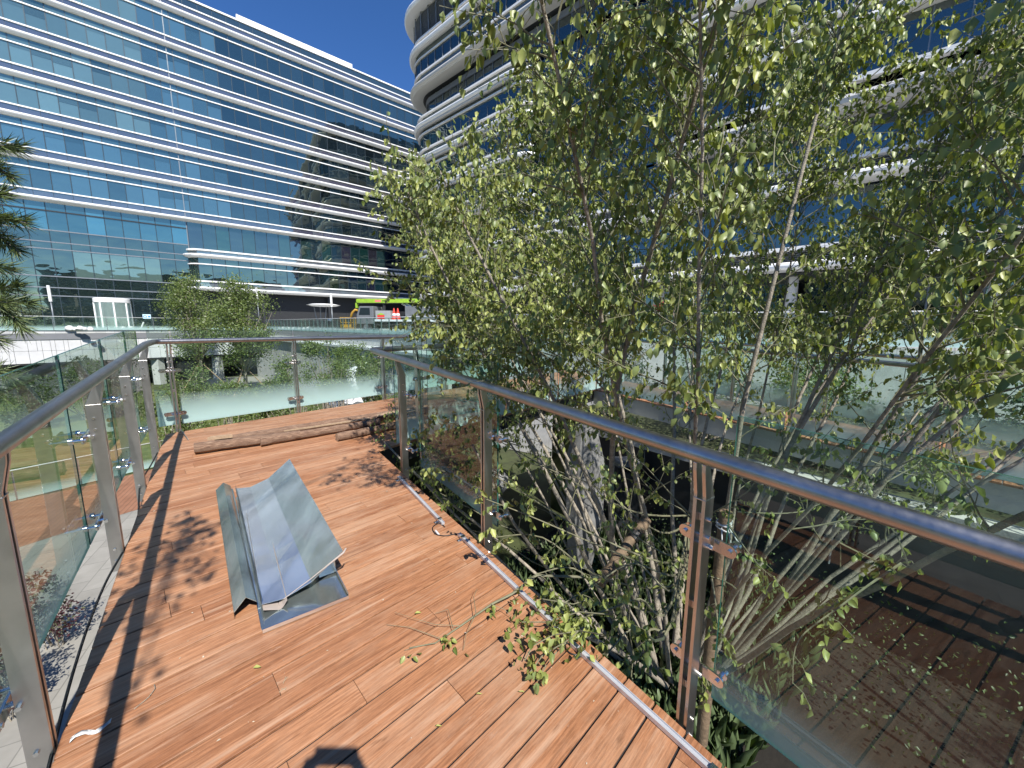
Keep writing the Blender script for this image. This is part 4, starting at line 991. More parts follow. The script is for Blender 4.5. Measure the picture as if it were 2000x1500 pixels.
#==PART4
# ================================================================== VEGETATION
def rv(rr, s=1.0): return Vector((rr.gauss(0, s), rr.gauss(0, s), rr.gauss(0, s)))
def inside_keepout(p):
    """true where a leaf would foul the deck, the railings or the camera"""
    u_, v_ = uv_of(p.x, p.y)
    if (p - CAM).length < 1.25: return True
    if p.y > 0 and (p - CAM).length < 1.7: return True
    if v_ < 1.36 and u_ > -2.5 and u_ < 8 and p.z < deck_z(u_) + 2.0: return True
    return False
def leaf_on(L, rr, p, d, size, droop=.75, tw=None):
    """a leaf hanging on a short petiole"""
    side = Vector((d.y, -d.x, 0)); side = side.normalized() if side.length > 1e-3 else Vector((1, 0, 0))
    sg = rr.choice((-1, 1)); pet = (d * .5 + side * sg * .9 + rv(rr, .35) + Vector((0, 0, .1))).normalized() * size * rr.uniform(.25, .5)
    q = p + pet; ax = (side * sg * rr.uniform(.1, .6) + d * .25 + rv(rr, .28) + Vector((0, 0, -droop * rr.uniform(1.1, 2.6)))).normalized()
    if inside_keepout(q): return
    nm = Vector((rr.gauss(0, 1), rr.gauss(0, 1), rr.gauss(0, .35))) + Vector((sdir.x, sdir.y, .1)) * .5
    if tw is not None: tw.append((p, q))
    L.add(q, ax, nm, size * rr.uniform(.6, 1.25), rr.random())
def curve_pts(p, d, ln, n, rr, wob=.12, up=.0):
    pts = [p.copy()]; d = d.normalized()
    for k in range(n):
        d = (d + rv(rr, wob) + Vector((0, 0, up))).normalized(); pts.append(pts[-1] + d * ln / n)
    return pts
def twig_mesh(mb, pts, r0, r1, seg=4): mb.tube(pts, [r0 + (r1 - r0) * i / (len(pts) - 1) for i in range(len(pts))], seg, False)
def grow_branch(L, mbt, rr, p, d, ln, r, leaf, ntw, lpt, droop=.75, pets=None, up=.04):
    pts = curve_pts(p, d, ln, 5, rr, .13, up); keep = [pts[0]]
    for q in pts[1:]:
        if inside_keepout(q): break
        keep.append(q)
    if len(keep) < 2: return
    twig_mesh(mbt, keep, r, r * .35)
    for k in range(ntw):
        t = rr.uniform(.25, 1.0) * (len(keep) - 1); i = min(int(t), len(keep) - 2); b = keep[i].lerp(keep[i + 1], t - i); dd = (keep[i + 1] - keep[i]).normalized()
        td = (dd * .8 + rv(rr, .55) + Vector((0, 0, .0))).normalized(); tl = rr.uniform(.10, .26)
        tp = curve_pts(b, td, tl, 3, rr, .2, -.08)
        if inside_keepout(tp[-1]): continue
        twig_mesh(mbt, tp, .0022, .0012, 3)
        for j in range(lpt):
            tt = (j + .6) / lpt * 3; ii = min(int(tt), 2); leaf_on(L, rr, tp[ii].lerp(tp[ii + 1], tt - ii), td, leaf, droop, pets)
def multi_stem(name, label, base, stems, rr, leaf, dens, cat='tree', spread=.62, mat=M_LEAF, group=None, low_clear=1.15):
    root = empty(name, base, label, cat, group); L = Leaves(); mbt = MB(); base = Vector(base)
    for (az, tilt, ln, r) in stems:
        a, t = R(az), R(tilt)
        d = Vector((math.sin(a) * math.sin(t), math.cos(a) * math.sin(t), math.cos(t)))
        o_ = Vector((math.sin(a), math.cos(a), 0)) * spread * (.25 + .75 * tilt / 45) * rr.uniform(.6, 1.1)
        pts = [base + o_ - Vector((0, 0, .15))]; n = 12; dd = d.copy()
        for k in range(n):
            dd = (dd + rv(rr, .055) + Vector((0, 0, .022))).normalized(); pts.append(pts[-1] + dd * ln / n)
        if True:
            kp = [pts[0]]
            for q in pts[1:]:
                if inside_keepout(q): break
                kp.append(q)
            pts = kp
        if len(pts) < 4: continue
        mb = MB(); rad = [max(.004, r * (1 - .80 * (i / n)) * (1.25 if i == 0 else 1)) for i in range(len(pts))]; mb.tube(pts, rad, 8, False); mb.build('stem', M_BARK, root, True)
        nb = int(ln * dens)
        for k in range(nb):
            f = (.30 + .69 * rr.random() ** .62) * (len(pts) - 1); i = min(int(f), len(pts) - 2); p = pts[i].lerp(pts[i + 1], f - i); sd_ = (pts[i + 1] - pts[i]).normalized()
            fr_ = f / n
            if p.z < low_clear and rr.random() < .80: continue
            out = rv(rr, 1.0); out -= sd_ * out.dot(sd_); out.normalize()
            bd_ = (sd_ * .75 + out * .85 + Vector((0, 0, .1))).normalized(); bl = (.95 - .6 * fr_) * rr.uniform(.55, 1.15)
            if fr_ < .36: bl *= .8
            nt_ = 8 if fr_ > .45 else 2
            grow_branch(L, mbt, rr, p, bd_, bl, .0075 - .004 * fr_, leaf, nt_, 5)
        # leading shoot
        for j in range(10): leaf_on(L, rr, pts[-1] + rv(rr, .06), dd, leaf)
    mbt.build('twigs', M_TWIG, root)
    L.build('leaves', mat, root); print(name, 'leaves', len(L.p)); return root
rt_ = random.Random(21)
stems = []
for k in range(34):
    az = k * 137.5 + rt_.uniform(-12, 12); tilt = 3 + 35 * math.sqrt((k % 17) / 17.0) * rt_.uniform(.75, 1.05)
    stems.append((az, tilt, (6.7 - 1.6 * tilt / 45) * rt_.uniform(.88, 1.05), rt_.uniform(.017, .032)))
stems += [(75, 48, 5.4, .026), (92, 46, 5.2, .028), (58, 48, 5.0, .024), (108, 40, 4.8, .024), (-70, 48, 4.9, .024), (-88, 44, 4.8, .022), (-55, 50, 4.8, .022), (-100, 38, 5.2, .022), (-40, 44, 5.2, .022)]
TB = (1.88, 3.72, -1.95)
big = multi_stem('multi_stem_tree', 'large multi-stem tree with lime heart-shaped leaves growing up through the railing gap', TB, stems, rt_, .046, 10.0)
# low shoots reaching out of the gap over the deck edge
def shoot(L, mb, rr, pts, r, leafs, size=.055, seg=5, spread=.16):
    P = []
    for i in range(len(pts) - 1):
        p0, p1, p2, p3 = pts[max(0, i - 1)], pts[i], pts[i + 1], pts[min(len(pts) - 1, i + 2)]
        for k in range(5):
            t = k / 5; P.append(.5 * ((2 * p1) + (p2 - p0) * t + (2 * p0 - 5 * p1 + 4 * p2 - p3) * t * t + (3 * p1 - p0 - 3 * p2 + p3) * t ** 3))
    P.append(pts[-1]); mb.tube(P, [r * (1 - .7 * i / (len(P) - 1)) for i in range(len(P))], seg, False)
    for k in range(leafs):
        f = rr.uniform(.25, 1) * (len(P) - 1); i = min(int(f), len(P) - 2); b = P[i].lerp(P[i + 1], f - i); d = (P[i + 1] - P[i]).normalized()
        td = (d * .6 + rv(rr, .6)).normalized(); tp = [b, b + td * spread * .4 + Vector((0, 0, .01)), b + td * spread * rr.uniform(.6, 1) + Vector((0, 0, -.02))]
        twig_mesh(mb, tp, .0018, .001, 3)
        for j in range(4):
            p = tp[1].lerp(tp[2], j / 3.0); sg = rv(rr, 1); sg.z = 0; sg = sg.normalized() if sg.length > 0 else Vector((1, 0, 0))
            ax = (sg * .5 + Vector((0, 0, -.8)) + rv(rr, .25)).normalized(); L.add(p, ax, rv(rr) + Vector((sdir.x, sdir.y, .3)), size * rr.uniform(.6, 1.15), rr.random())
rs = random.Random(8); Ls = Leaves(); ms = MB()
B0 = Vector(TB)
low = [  # (root point, mid points..., tip) picked along sight lines at real distances
    [(1330, 1120, 2.35), (1210, 1082, 2.3), (1040, 1010, 2.25), (950, 975, 2.2)],
    [(1330, 1135, 2.3), (1180, 1130, 2.25), (1060, 1050, 2.3), (960, 1050, 2.1)],
    [(1320, 1100, 2.5), (1150, 1040, 2.5), (1010, 955, 2.55), (965, 930, 2.5)],
    [(1310, 1180, 2.1), (1200, 1165, 2.0), (1120, 1110, 2.0), (1045, 1122, 1.95)],
    [(1310, 1182, 1.9), (1250, 1170, 1.85), (1190, 1190, 1.8), (1130, 1210, 1.75)],
    [(1310, 1220, 1.8), (1240, 1225, 1.75), (1200, 1260, 1.7), (1180, 1290, 1.65)],
    [(1340, 1090, 2.6), (1260, 1060, 2.5), (1200, 1000, 2.5), (1130, 905, 2.6)],
    [(1320, 1150, 2.2), (1240, 1100, 2.2), (1150, 1150, 2.0), (1080, 1190, 1.9)],
    [(1320, 1200, 2.0), (1270, 1230, 1.8), (1250, 1270, 1.7), (1240, 1310, 1.6)],
    [(1290, 1040, 2.8), (1180, 960, 2.9), (1090, 920, 2.9), (1010, 900, 2.8)],
    [(1240, 1000, 3.0), (1100, 930, 3.1), (990, 870, 3.1), (930, 830, 3.0)],
]
for q in low: shoot(Ls, ms, rs, [Vector((TB[0] - .1, TB[1] - .1, q[0] and pix(*q[0]).z - .35))] + [pix(*t) for t in q], .0085, 14, .052)
# branch crossing the strip light and lying on the boards
q = [pix(1170, 1128, 2.02), pixdeck(1048, 1124, .10), pixdeck(1000, 1160, .06), pixdeck(960, 1180, .04), pixdeck(900, 1222, .025), pixdeck(850, 1256, .012), pixdeck(800, 1265, .01)]
P_ = q; ms.tube(q, [.008, .0075, .007, .006, .0045, .0032, .002], 6, False)
def ds(*l): return [pixdeck(x, y, z) for x, y, z in l]
for tw in (ds((900, 1222, .03), (850, 1220, .03), (800, 1205, .03), (772, 1196, .02)), ds((860, 1247, .02), (800, 1225, .02), (755, 1220, .01)), ds((930, 1198, .05), (910, 1240, .03), (905, 1270, .01)), ds((930, 1200, .05), (925, 1165, .05), (932, 1150, .06)), ds((850, 1256, .02), (820, 1262, .01), (790, 1270, .01)), ds((960, 1180, .05), (985, 1190, .04), (1000, 1205, .02)), ds((885, 1228, .03), (875, 1190, .03), (850, 1198, .02))):
    ms.tube(tw, [.002, .0015, .001, .001][:len(tw)] if len(tw) <= 4 else .0015, 4, False)
for (x, y, nl) in ((868, 1250, 6), (880, 1256, 5), (815, 1276, 2), (795, 1280, 2), (903, 1270, 1), (965, 1192, 4), (960, 1180, 4), (1005, 1190, 3), (1000, 1175, 3)):
    for k in range(nl):
        p = pixdeck(x + rs.uniform(-10, 10), y + rs.uniform(-8, 8), rs.uniform(.02, .05)); Ls.add(p, Vector((rs.gauss(0, .6), rs.gauss(0, .6), -.45)), rv(rs) + Vector((0, 0, 1)), .04 * rs.uniform(.7, 1.1), rs.random())
# leafy sprays spilling over the deck edge
for (x, y, s_, nl, h) in ((1040, 1235, 28, 26, .10), (1080, 1250, 30, 34, .10), (1035, 1300, 16, 14, .04), (1060, 1315, 16, 12, .04), (1110, 1225, 28, 36, .10), (1130, 1200, 26, 26, .10), (1050, 1180, 20, 16, .08), (1150, 1225, 24, 26, .08), (1015, 1210, 14, 8, .05), (1090, 1200, 25, 22, .12)):
    for k in range(nl):
        px_, py_ = x + rs.gauss(0, s_), y + rs.gauss(0, s_ * .7); p = pixdeck(px_, py_, rs.uniform(.015, h) + .02)
        Ls.add(p, Vector((rs.gauss(0, .5), rs.gauss(0, .5), -.7)), rv(rs) + Vector((sdir.x, sdir.y, .6)), .046 * rs.uniform(.6, 1.15), rs.random())
for q in (((1180, 1240, .2), (1130, 1232, .1), (1080, 1240, .07), (1040, 1262, .05), (1025, 1290, .03)), ((1190, 1200, .15), (1130, 1195, .12), (1070, 1215, .08), (1020, 1215, .05)), ((1130, 1232, .1), (1090, 1270, .05), (1066, 1300, .03), (1050, 1330, .015)), ((1110, 1250, .1), (1060, 1280, .05), (1030, 1320, .02)), ((1150, 1170, .12), (1120, 1180, .12), (1060, 1170, .1))):
    ms.tube([pixdeck(*t) for t in q], .0028, 5, False)
# sprays in front of / behind the near pane on the right
for q in ([(1640, 1060, 2.0), (1700, 1090, 1.9), (1740, 1105, 1.8), (1770, 1080, 1.7)], [(1760, 1100, 1.75), (1700, 1140, 1.7), (1640, 1185, 1.65), (1560, 1250, 1.6), (1548, 1335, 1.5)], [(1420, 1020, 2.3), (1470, 1090, 2.2), (1510, 1130, 2.1)], [(1440, 1000, 2.4), (1560, 1000, 2.3), (1640, 960, 2.3)], [(1390, 1130, 2.0), (1400, 1200, 1.9), (1400, 1270, 1.8)], [(1360, 1260, 1.7), (1370, 1300, 1.65), (1385, 1340, 1.6)], [(1560, 960, 2.6), (1680, 1000, 2.5), (1800, 980, 2.4)], [(1700, 900, 3), (1800, 930, 2.9), (1900, 900, 2.8)]):
    shoot(Ls, ms, rs, [pix(*t) for t in q], .006, 11, .055, 5, .12)
# a clump hanging over the right side and the long twig across the rail
shoot(Ls, ms, rs, [pix(1120, 700, 3.0), pix(1070, 715, 2.6), pix(1000, 735, 2.45), pix(930, 745, 2.35), pix(905, 738, 2.35)], .004, 0)
for p_ in ((1100, 150, 3.9), (1150, 250, 3.8), (1200, 60, 3.7), (1180, 160, 3.9), (1250, 150, 3.6), (1300, 60, 3.4), (1080, 300, 3.8), (1150, 350, 3.7), (1100, 240, 4.0), (1210, 330, 3.6), (1060, 380, 3.8), (1280, 250, 3.5), (1350, 150, 3.3), (1230, 20, 3.5), (1400, 40, 3.2), (1480, 120, 3.2), (1420, 220, 3.4), (1560, 60, 3.0), (1640, 140, 3.1), (1700, 60, 3.0), (1550, 200, 3.3), (1340, 330, 3.4), (1480, 330, 3.4), (1620, 280, 3.3), (1760, 130, 3.2), (1820, 60, 3.1), (1720, 230, 3.3), (1200, 450, 3.5), (1320, 480, 3.4), (1100, 500, 3.4), (1820, 190, 3.3), (1020, 460, 3.3), (1060, 520, 3.2), (1110, 440, 3.4), (1000, 540, 3.1), (1090, 600, 3.0), (920, 470, 3.5), (870, 560, 3.4), (1140, 560, 3.2), (1050, 600, 3.0), (980, 420, 3.6), (830, 520, 3.6), (1170, 620, 3.1), (1110, 660, 2.9), (950, 620, 3.0), (1240, 560, 3.2), (1000, 600, 2.9), (930, 640, 2.9), (860, 560, 3.2), (840, 610, 3.1), (800, 560, 3.5), (790, 520, 3.7), (870, 500, 3.5), (940, 700, 2.6), (870, 690, 3.3), (1000, 720, 2.7), (850, 640, 3.4), (905, 570, 3.3), (950, 510, 3.4), (1000, 470, 3.5), (900, 420, 3.7), (960, 370, 3.8), (1060, 110, 4.0), (1050, 150, 4.0), (1000, 210, 4.0), (960, 250, 4.0), (1020, 280, 3.9), (990, 330, 3.9), (1080, 220, 3.8), (1120, 330, 3.6), (1090, 420, 3.5), (960, 560, 3.2), (1040, 540, 3.1), (1060, 640, 2.9), (850, 850, 3.5), (890, 900, 3.3), (900, 800, 3.3), (880, 960, 3.1)):
    c = pix(*p_); t_ = Vector((TB[0], TB[1], c.z - 1.0)); d = (c - t_).normalized()
    for k in range(6 if c.z > 2.6 and c.x < 2.2 else 3):
        st = c - d * .55 + rv(rs, .09); shoot(Ls, ms, rs, [st, st + d * .3 + rv(rs, .04), st + d * .6 + rv(rs, .09)], .005, 13, .05, 4, .19)
ms.build('low_twigs', M_TWIG, big); Ls.build('low_leaves', M_LEAF, big)

# neighbour tree standing to the right, just outside the picture; its boughs throw the dappled shade
r2 = random.Random(77)
st2 = [(25 + k * 19, 6 + 34 * math.sqrt((k % 9) / 9.0), 5.4 * r2.uniform(.85, 1.05), r2.uniform(.018, .034)) for k in range(7)]
t2 = multi_stem('multi_stem_tree', 'second multi-stem tree at the right margin with fewer stems and sparse leaves', (4.3, 1.6, -1.55), st2, r2, .05, 4.4, low_clear=1.6)
L2 = Leaves(); m2_ = MB()
def shade_spray(px_, py_, h, r_, nl):
    g = pixdeck(px_, py_); c = g + sdir * h; st = Vector((2.6, .2, 2.6))
    for k in range(max(1, nl // 10)):
        p = c + rv(r2, r_)
        for j in range(10): L2.add(p + rv(r2, .05), Vector((r2.gauss(0, .4), r2.gauss(0, .4), -1)), rv(r2), .055 * r2.uniform(.8, 1.3), r2.random())
        m2_.tube([c.lerp(p, .0), p], .003, 4, False)
    return c
cs = [shade_spray(*a) for a in ((370, 1010, 4.3, .07, 50), (350, 1060, 4.4, .10, 70), (395, 1040, 4.3, .06, 30), (330, 1110, 4.5, .10, 70), (380, 1100, 4.4, .05, 24), (300, 1180, 4.6, .06, 20), (410, 1085, 4.2, .04, 10), (270, 1340, 4.6, .06, 20), (730, 885, 4.2, .05, 20))]
t3 = empty('overhanging_tree', (1.4, -6.6, 0), 'tree behind the photographer whose leafy boughs throw the dappled shade', 'tree')
for c in cs:
    hb = pixdeck(350, 1060) + sdir * 10.5; m2_.tube([c, c.lerp(hb, .4), hb], [.004, .009, .02], 6, False)
m2_.build('overhanging_bough', M_TWIG, t3); L2.build('overhanging_leaves', M_LEAF, t3)
mb = MB(); mb.tube([(1.4, -6.6, Z0), (1.42, -6.55, 0), (1.5, -6.2, 5.2), hb], [.12, .1, .06, .02], 9, False); mb.build('trunk', M_BARK, t3, True)

# ---- undergrowth filling the pit, its leaf colour darkened in place of shade
def blades(n, area, zf, rr, h, mat, name, label, w_=.16):
    L = Leaves()
    for k in range(n):
        u_, v_ = area(rr); p = Vector(U(u_, v_, zf(u_, v_))); L.add(p, Vector((rr.gauss(0, .45), rr.gauss(0, .45), 1)), rv(rr), h * rr.uniform(.5, 1.3), rr.random())
    o = L.build(name, mat, None, w_, True); o['kind'] = 'stuff'; tag(o, label); return o
rg = random.Random(4)
blades(9000, lambda r: (r.uniform(1.0, 4.4), r.uniform(1.45, 6.0)), lambda u, v: -2.26, rg, .30, M_LEAF_D, 'grass', 'grassy ground cover, shade put into its colour, on the floor of the planting pit', .045)
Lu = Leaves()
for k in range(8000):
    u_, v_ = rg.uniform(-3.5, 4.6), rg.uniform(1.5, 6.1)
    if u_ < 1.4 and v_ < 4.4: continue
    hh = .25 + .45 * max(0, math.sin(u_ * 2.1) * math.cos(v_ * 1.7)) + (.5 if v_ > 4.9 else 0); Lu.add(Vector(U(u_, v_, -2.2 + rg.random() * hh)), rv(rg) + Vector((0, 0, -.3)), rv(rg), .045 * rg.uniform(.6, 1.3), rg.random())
o = Lu.build('undergrowth', M_LEAF_D, None); o['kind'] = 'stuff'; tag(o, 'leafy undergrowth, shade put into its colour, round the foot of the multi-stem tree')

# ---- bushy garden trees and shrubs
def bushy(name, label, cat, base, blobs, nleaf, leaf, trunk, mat, seed, group=None, trunk_r=.12, limbs=10, clump=.28, droop=.3, hang=False):
    rr = random.Random(seed); root = empty(name, base, label, cat, group); base = Vector(base); L = Leaves(); mb = MB()
    top = base + Vector((0, 0, trunk))
    if trunk > 0:
        pts = [base, base.lerp(top, .35) + rv(rr, .05), base.lerp(top, .7) + rv(rr, .08), top + Vector((0, 0, .4))]; mb.tube(pts, [trunk_r * 1.2, trunk_r, trunk_r * .8, trunk_r * .5], 9, False)
    tot = sum(b[3] * b[4] * b[5] for b in blobs); cl = []
    for (x, y, z, rx, ry, rz) in blobs:
        c = base + Vector((x, y, z)); n = int(nleaf * rx * ry * rz / tot / 14) + 1
        for k in range(n):
            while True:
                q = Vector((rr.uniform(-1, 1), rr.uniform(-1, 1), rr.uniform(-1, 1)))
                if q.length < 1 and rr.random() < .25 + .75 * q.length ** 1.5: break
            cl.append(c + Vector((q.x * rx, q.y * ry, q.z * rz)))
        for k in range(max(2, limbs // len(blobs))):
            q = rv(rr, .5); e_ = c + Vector((q.x * rx, q.y * ry, q.z * rz)); s0 = base.lerp(top, rr.uniform(.45, 1)) if trunk > 0 else base + Vector((rr.gauss(0, .1), rr.gauss(0, .1), 0))
            md = s0.lerp(e_, .5) + rv(rr, .12); mb.tube([s0, md, e_], [trunk_r * .38, trunk_r * .22, trunk_r * .08], 6, False)
    for c in cl:
        for j in range(14):
            p = c + rv(rr, clump * .5); L.add(p, Vector((rr.gauss(0, 1), rr.gauss(0, 1), rr.gauss(-droop, .7))), rv(rr) + Vector((sdir.x, sdir.y, .8)) * .6, leaf * rr.uniform(.6, 1.3), rr.random())
    mb.build('trunk' if trunk > 0 else 'stems', M_BARK, root, True); L.build('crown', mat, root, .6, False); return root
def airy(seed, h0, h1, rad, n, lean=0.0):
    rr = random.Random(seed); out = []
    for k in range(n):
        t = rr.random(); z = h0 + (h1 - h0) * t; w_ = rad * math.sqrt(max(.05, 1 - (2 * t - .85) ** 2 * .85)); a = rr.uniform(0, 6.28); q = w_ * math.sqrt(rr.random()); s_ = rr.uniform(.38, .75)
        out.append((q * math.cos(a) + lean * t, q * math.sin(a), z, s_ * 1.15, s_ * 1.1, s_ * .75))
    return out
def gp(px_, py_, z): p = pixz(px_, py_, z); return (p.x, p.y, z)
T2p = gp(482, 772, Z0); T1p = gp(397, 758, Z0)
bushy('garden_tree', 'rounded young garden tree held by crossed stakes, the right one of two', 'tree', T2p, airy(5, 3.2, 9.3, 2.5, 46), 15000, .16, 3.6, M_LEAF_G, 31, 'young garden trees', .15, 16, .75)
bushy('garden_tree', 'slim young garden tree behind the landing rail, the left one of two', 'tree', T1p, airy(6, 3.6, 10.2, 2.0, 40, -.5), 12000, .16, 4.2, M_LEAF_G, 32, 'young garden trees', .14, 16, .75)
def stakes(p, seed, lab):
    rr = random.Random(seed)
    for k, w3 in enumerate(('nearest the camera', 'leaning from the far side', 'leaning from the left')):
        a = .5 + k * 2.1 + rr.uniform(-.2, .2); mb = MB(); b = Vector(p) + Vector((math.cos(a) * 2.0, math.sin(a) * 2.0, -.1)); t = Vector(p) + Vector((-math.cos(a) * .25, -math.sin(a) * .25, 2.9)); mb.tube([b, t], .045, 7)
        tag(mb.build('tree_stake', M_CUT), lab + ', ' + w3, 'stake', 'stakes propping the garden trees')
stakes(T2p, 1, 'thin slanting timber stake propping the right garden tree'); stakes(T1p, 2, 'thin slanting timber stake propping the left garden tree')
def shrub(px_, py_top, d, ztop_w, label, seed, n=7000, mat=M_LEAF_G, leaf=.09, hgt=None, group='shrubs beyond the landing railing'):
    c = pix(px_, py_top, d); h = c.z - Z0 if hgt is None else hgt; base = (c.x, c.y, c.z - h)
    w_ = ztop_w
    rr_ = random.Random(seed); bl = []
    for k in range(15):
        t = rr_.random(); a = rr_.uniform(0, 6.28); q = w_ * 1.05 * math.sqrt(rr_.random()) * math.sqrt(max(.1, 1 - t * t * .7)); s_ = w_ * rr_.uniform(.2, .42)
        bl.append((q * math.cos(a), q * math.sin(a), h - w_ * 2.1 * (1 - t) - s_ * .5, s_, s_, s_ * .8))
    return bushy('shrub', label, 'shrub', base, bl, int(n * .8), leaf, 0, mat, seed, group, .09, 30, .22)
shrub(735, 672, 17, 1.15, 'dense dark green shrub right beside the landing corner post', 41, 9000)
shrub(640, 655, 18, 1.1, 'tall open shrub with pale stems in front of the concrete wall', 42, 6500)
shrub(565, 690, 17, 1.15, 'loose grey-green shrub seen through the middle pane of the far railing', 43, 6000)
shrub(650, 700, 13.6, .5, 'small open shrub leaning over the white wrapped bundle', 55, 2600, M_LEAF_G, .07)
shrub(690, 660, 19.5, .95, 'sunlit light green shrub behind the white wrapped bundle', 44, 5500)
shrub(520, 745, 17, .8, 'low leafy shrub at the foot of the right garden tree', 45, 3800)
shrub(440, 745, 15, 1.0, 'spreading low shrub behind the left pane of the far railing', 46, 6000)
shrub(370, 715, 17, .9, 'shrub with fine leaves just behind the landing corner', 47, 5000)
shrub(330, 770, 15, .8, 'small shrub seen between the steel posts at the corner', 48, 3500)
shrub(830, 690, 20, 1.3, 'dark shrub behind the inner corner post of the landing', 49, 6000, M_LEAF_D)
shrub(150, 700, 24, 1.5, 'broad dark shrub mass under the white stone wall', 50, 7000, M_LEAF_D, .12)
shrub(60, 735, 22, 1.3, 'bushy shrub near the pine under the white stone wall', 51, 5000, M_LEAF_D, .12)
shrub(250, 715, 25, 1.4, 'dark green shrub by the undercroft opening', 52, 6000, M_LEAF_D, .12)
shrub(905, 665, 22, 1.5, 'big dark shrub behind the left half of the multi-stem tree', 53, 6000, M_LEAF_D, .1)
shrub(1010, 670, 20, 1.4, 'round shrub beyond the inner landing rail', 54, 5000, M_LEAF_D, .1)
# dark purple shrubs on the paving below the left railing
for i, (px_, py_, s_) in enumerate(((105, 1265, 1.0), (18, 1400, 1.0))):
    p = gp(px_, py_, Z0); bushy('purple_shrub', ('small purple-leaved shrub on the pale paving below the railing', 'purple-leaved shrub at the left margin on the paving')[i], 'shrub', p, [(0, 0, 1.15, .30, .30, .42), (.08, 0, .6, .34, .34, .35)], 1500, .06, .0, M_LEAF_R, 60 + i, 'purple-leaved shrubs', .03, 8, .09)
for k, (x_, y_) in enumerate([(-34 + 9.0 * i + 2 * math.sin(i * 2.3), -34 + 1.2 * i + 3 * math.cos(i * 1.7)) for i in range(11)]):  # unseen row, added so the facade glass mirrors dark crowns
    bushy('garden_tree', 'invented tree of the unseen row behind the photographer, number %s from the west' % ('one two three four five six seven eight nine ten eleven'.split()[k]), 'tree', (x_, y_, Z0 + 3), [(0, 0, 5.2, 3.2, 3.0, 2.6), (3.4, .4, 4.0, 3.6, 2.4, 1.9), (-2.6, 0, 4.4, 3.0, 2.0, 1.8)], 4500, .28, 3.0, M_LEAF_D, 200 + k, 'trees added behind the photographer for facade reflections', .2, 8, 1.2)
# low planting right outside the landing (seen under the panes)
Lg_ = Leaves()
for k in range(9000):
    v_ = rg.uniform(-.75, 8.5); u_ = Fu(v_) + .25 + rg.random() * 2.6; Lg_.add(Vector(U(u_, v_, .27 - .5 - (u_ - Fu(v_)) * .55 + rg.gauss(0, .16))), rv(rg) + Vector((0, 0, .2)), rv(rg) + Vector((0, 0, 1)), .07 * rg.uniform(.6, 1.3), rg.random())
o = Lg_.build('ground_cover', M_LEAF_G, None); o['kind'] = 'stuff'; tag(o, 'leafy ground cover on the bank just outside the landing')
# bank that carries it
mb = MB(); bk = [(-6, 0), (10, 0)]
vs = []
for v_ in (-.9, 9.0): vs += [(*U(Fu(v_) + .1, v_)[:2], -.35), (*U(Fu(v_) + 3.2, v_)[:2], -2.1), (*U(Fu(v_) + 7.5, v_)[:2], Z0)]
mb.add(vs, [(0, 1, 4, 3), (1, 2, 5, 4)]); o = mb.build('garden_bank', M_GRNDBASE); o['kind'] = 'structure'

# ---- pine whose boughs enter at the left
PN = empty('pine_tree', (-5.9, 3.4, Z0), 'pine tree at the left margin with long needles on drooping boughs', 'tree')
mb = MB(); mb.tube([(-5.9, 3.4, Z0), (-5.85, 3.4, 0), (-5.8, 3.35, 3.2), (-5.75, 3.3, 5.5)], [.16, .13, .09, .04], 10, False); mb.build('trunk', M_BARK, PN, True)
rp = random.Random(9)
def needles(L, p, d, n, ln):
    for k in range(n):
        t = rp.random(); b = p + d * (.32 * t); a = (d * (.7 + .5 * t) + rv(rp, .55)).normalized(); L.add(b, a, rv(rp), ln * rp.uniform(.7, 1.15), rp.random())
for (px_, py_, dx, dz) in ((-40, 300, .35, .10), (10, 285, .4, -.02), (5, 335, .4, -.25), (-30, 430, .5, .05), (25, 430, .5, -.1), (20, 478, .45, -.35), (-20, 590, .5, 0), (35, 590, .5, .02), (20, 560, .5, .12), (30, 625, .3, -.5), (-30, 735, .5, .1), (5, 730, .4, -.2), (0, 770, .2, -.3), (-20, 380, .5, .1), (-10, 520, .5, -.1), (-25, 660, .5, -.1)):
    c = pix(px_, py_, 3.3 + rp.uniform(-.2, .2)); d = Vector((dx, .12 + rp.uniform(-.2, .1), dz)).normalized(); tip = c + d * .12; st = c - d * .3
    Ln = Leaves(); needles(Ln, st + d * .05, d, 260, .15)
    mb = MB(); mb.tube([Vector((-5.84, 3.38, max(st.z - .35, -1))), st.lerp(Vector((-5.84, 3.38, st.z - .35)), .45) + Vector((0, 0, -.06)), st, tip], [.018, .013, .008, .004], 6, False)
    b = mb.build('bough', M_BARK, PN, True); Ln.build('needles', M_NEEDLE, b, .030, False)

# ---- loose leaves and twigs on the boards
for i, (x, y, lab) in enumerate(((494, 1304, 'small yellow-green fallen leaf on the boards left of centre'), (810, 1198, 'pale leaf lying on the boards in front of the metal flashings'), (1025, 1352, 'thin pale leaf tip by a board joint at the lower right'), (930, 1355, 'narrow pale leaf on the boards in front of the leafy sprays'), (850, 1418, 'slim curled leaf on the boards near the photographer\'s shadow'), (800, 1120, None))):
    if lab is None: continue
    L = Leaves(); p = pixdeck(x, y, .012); L.add(p, Vector((rg.gauss(0, 1), rg.gauss(0, 1), .05)), Vector((0, 0, 1)), .035 if i < 2 else .028, 1.0); tag(L.build('fallen_leaf', M_LEAF, None, .5 if i < 2 else .22), lab, 'leaf', 'fallen leaves on the boards')
mb = MB(); mb.tube([pixdeck(262, 1385, .004), pixdeck(290, 1362, .006), pixdeck(303, 1345, .006), pixdeck(301, 1337, .006)], .0016, 5, False); tag(mb.build('dry_stalk', M_BARK), 'thin curved dry stalk on the boards beside the handrail shadow', 'stalk')
mb = MB()
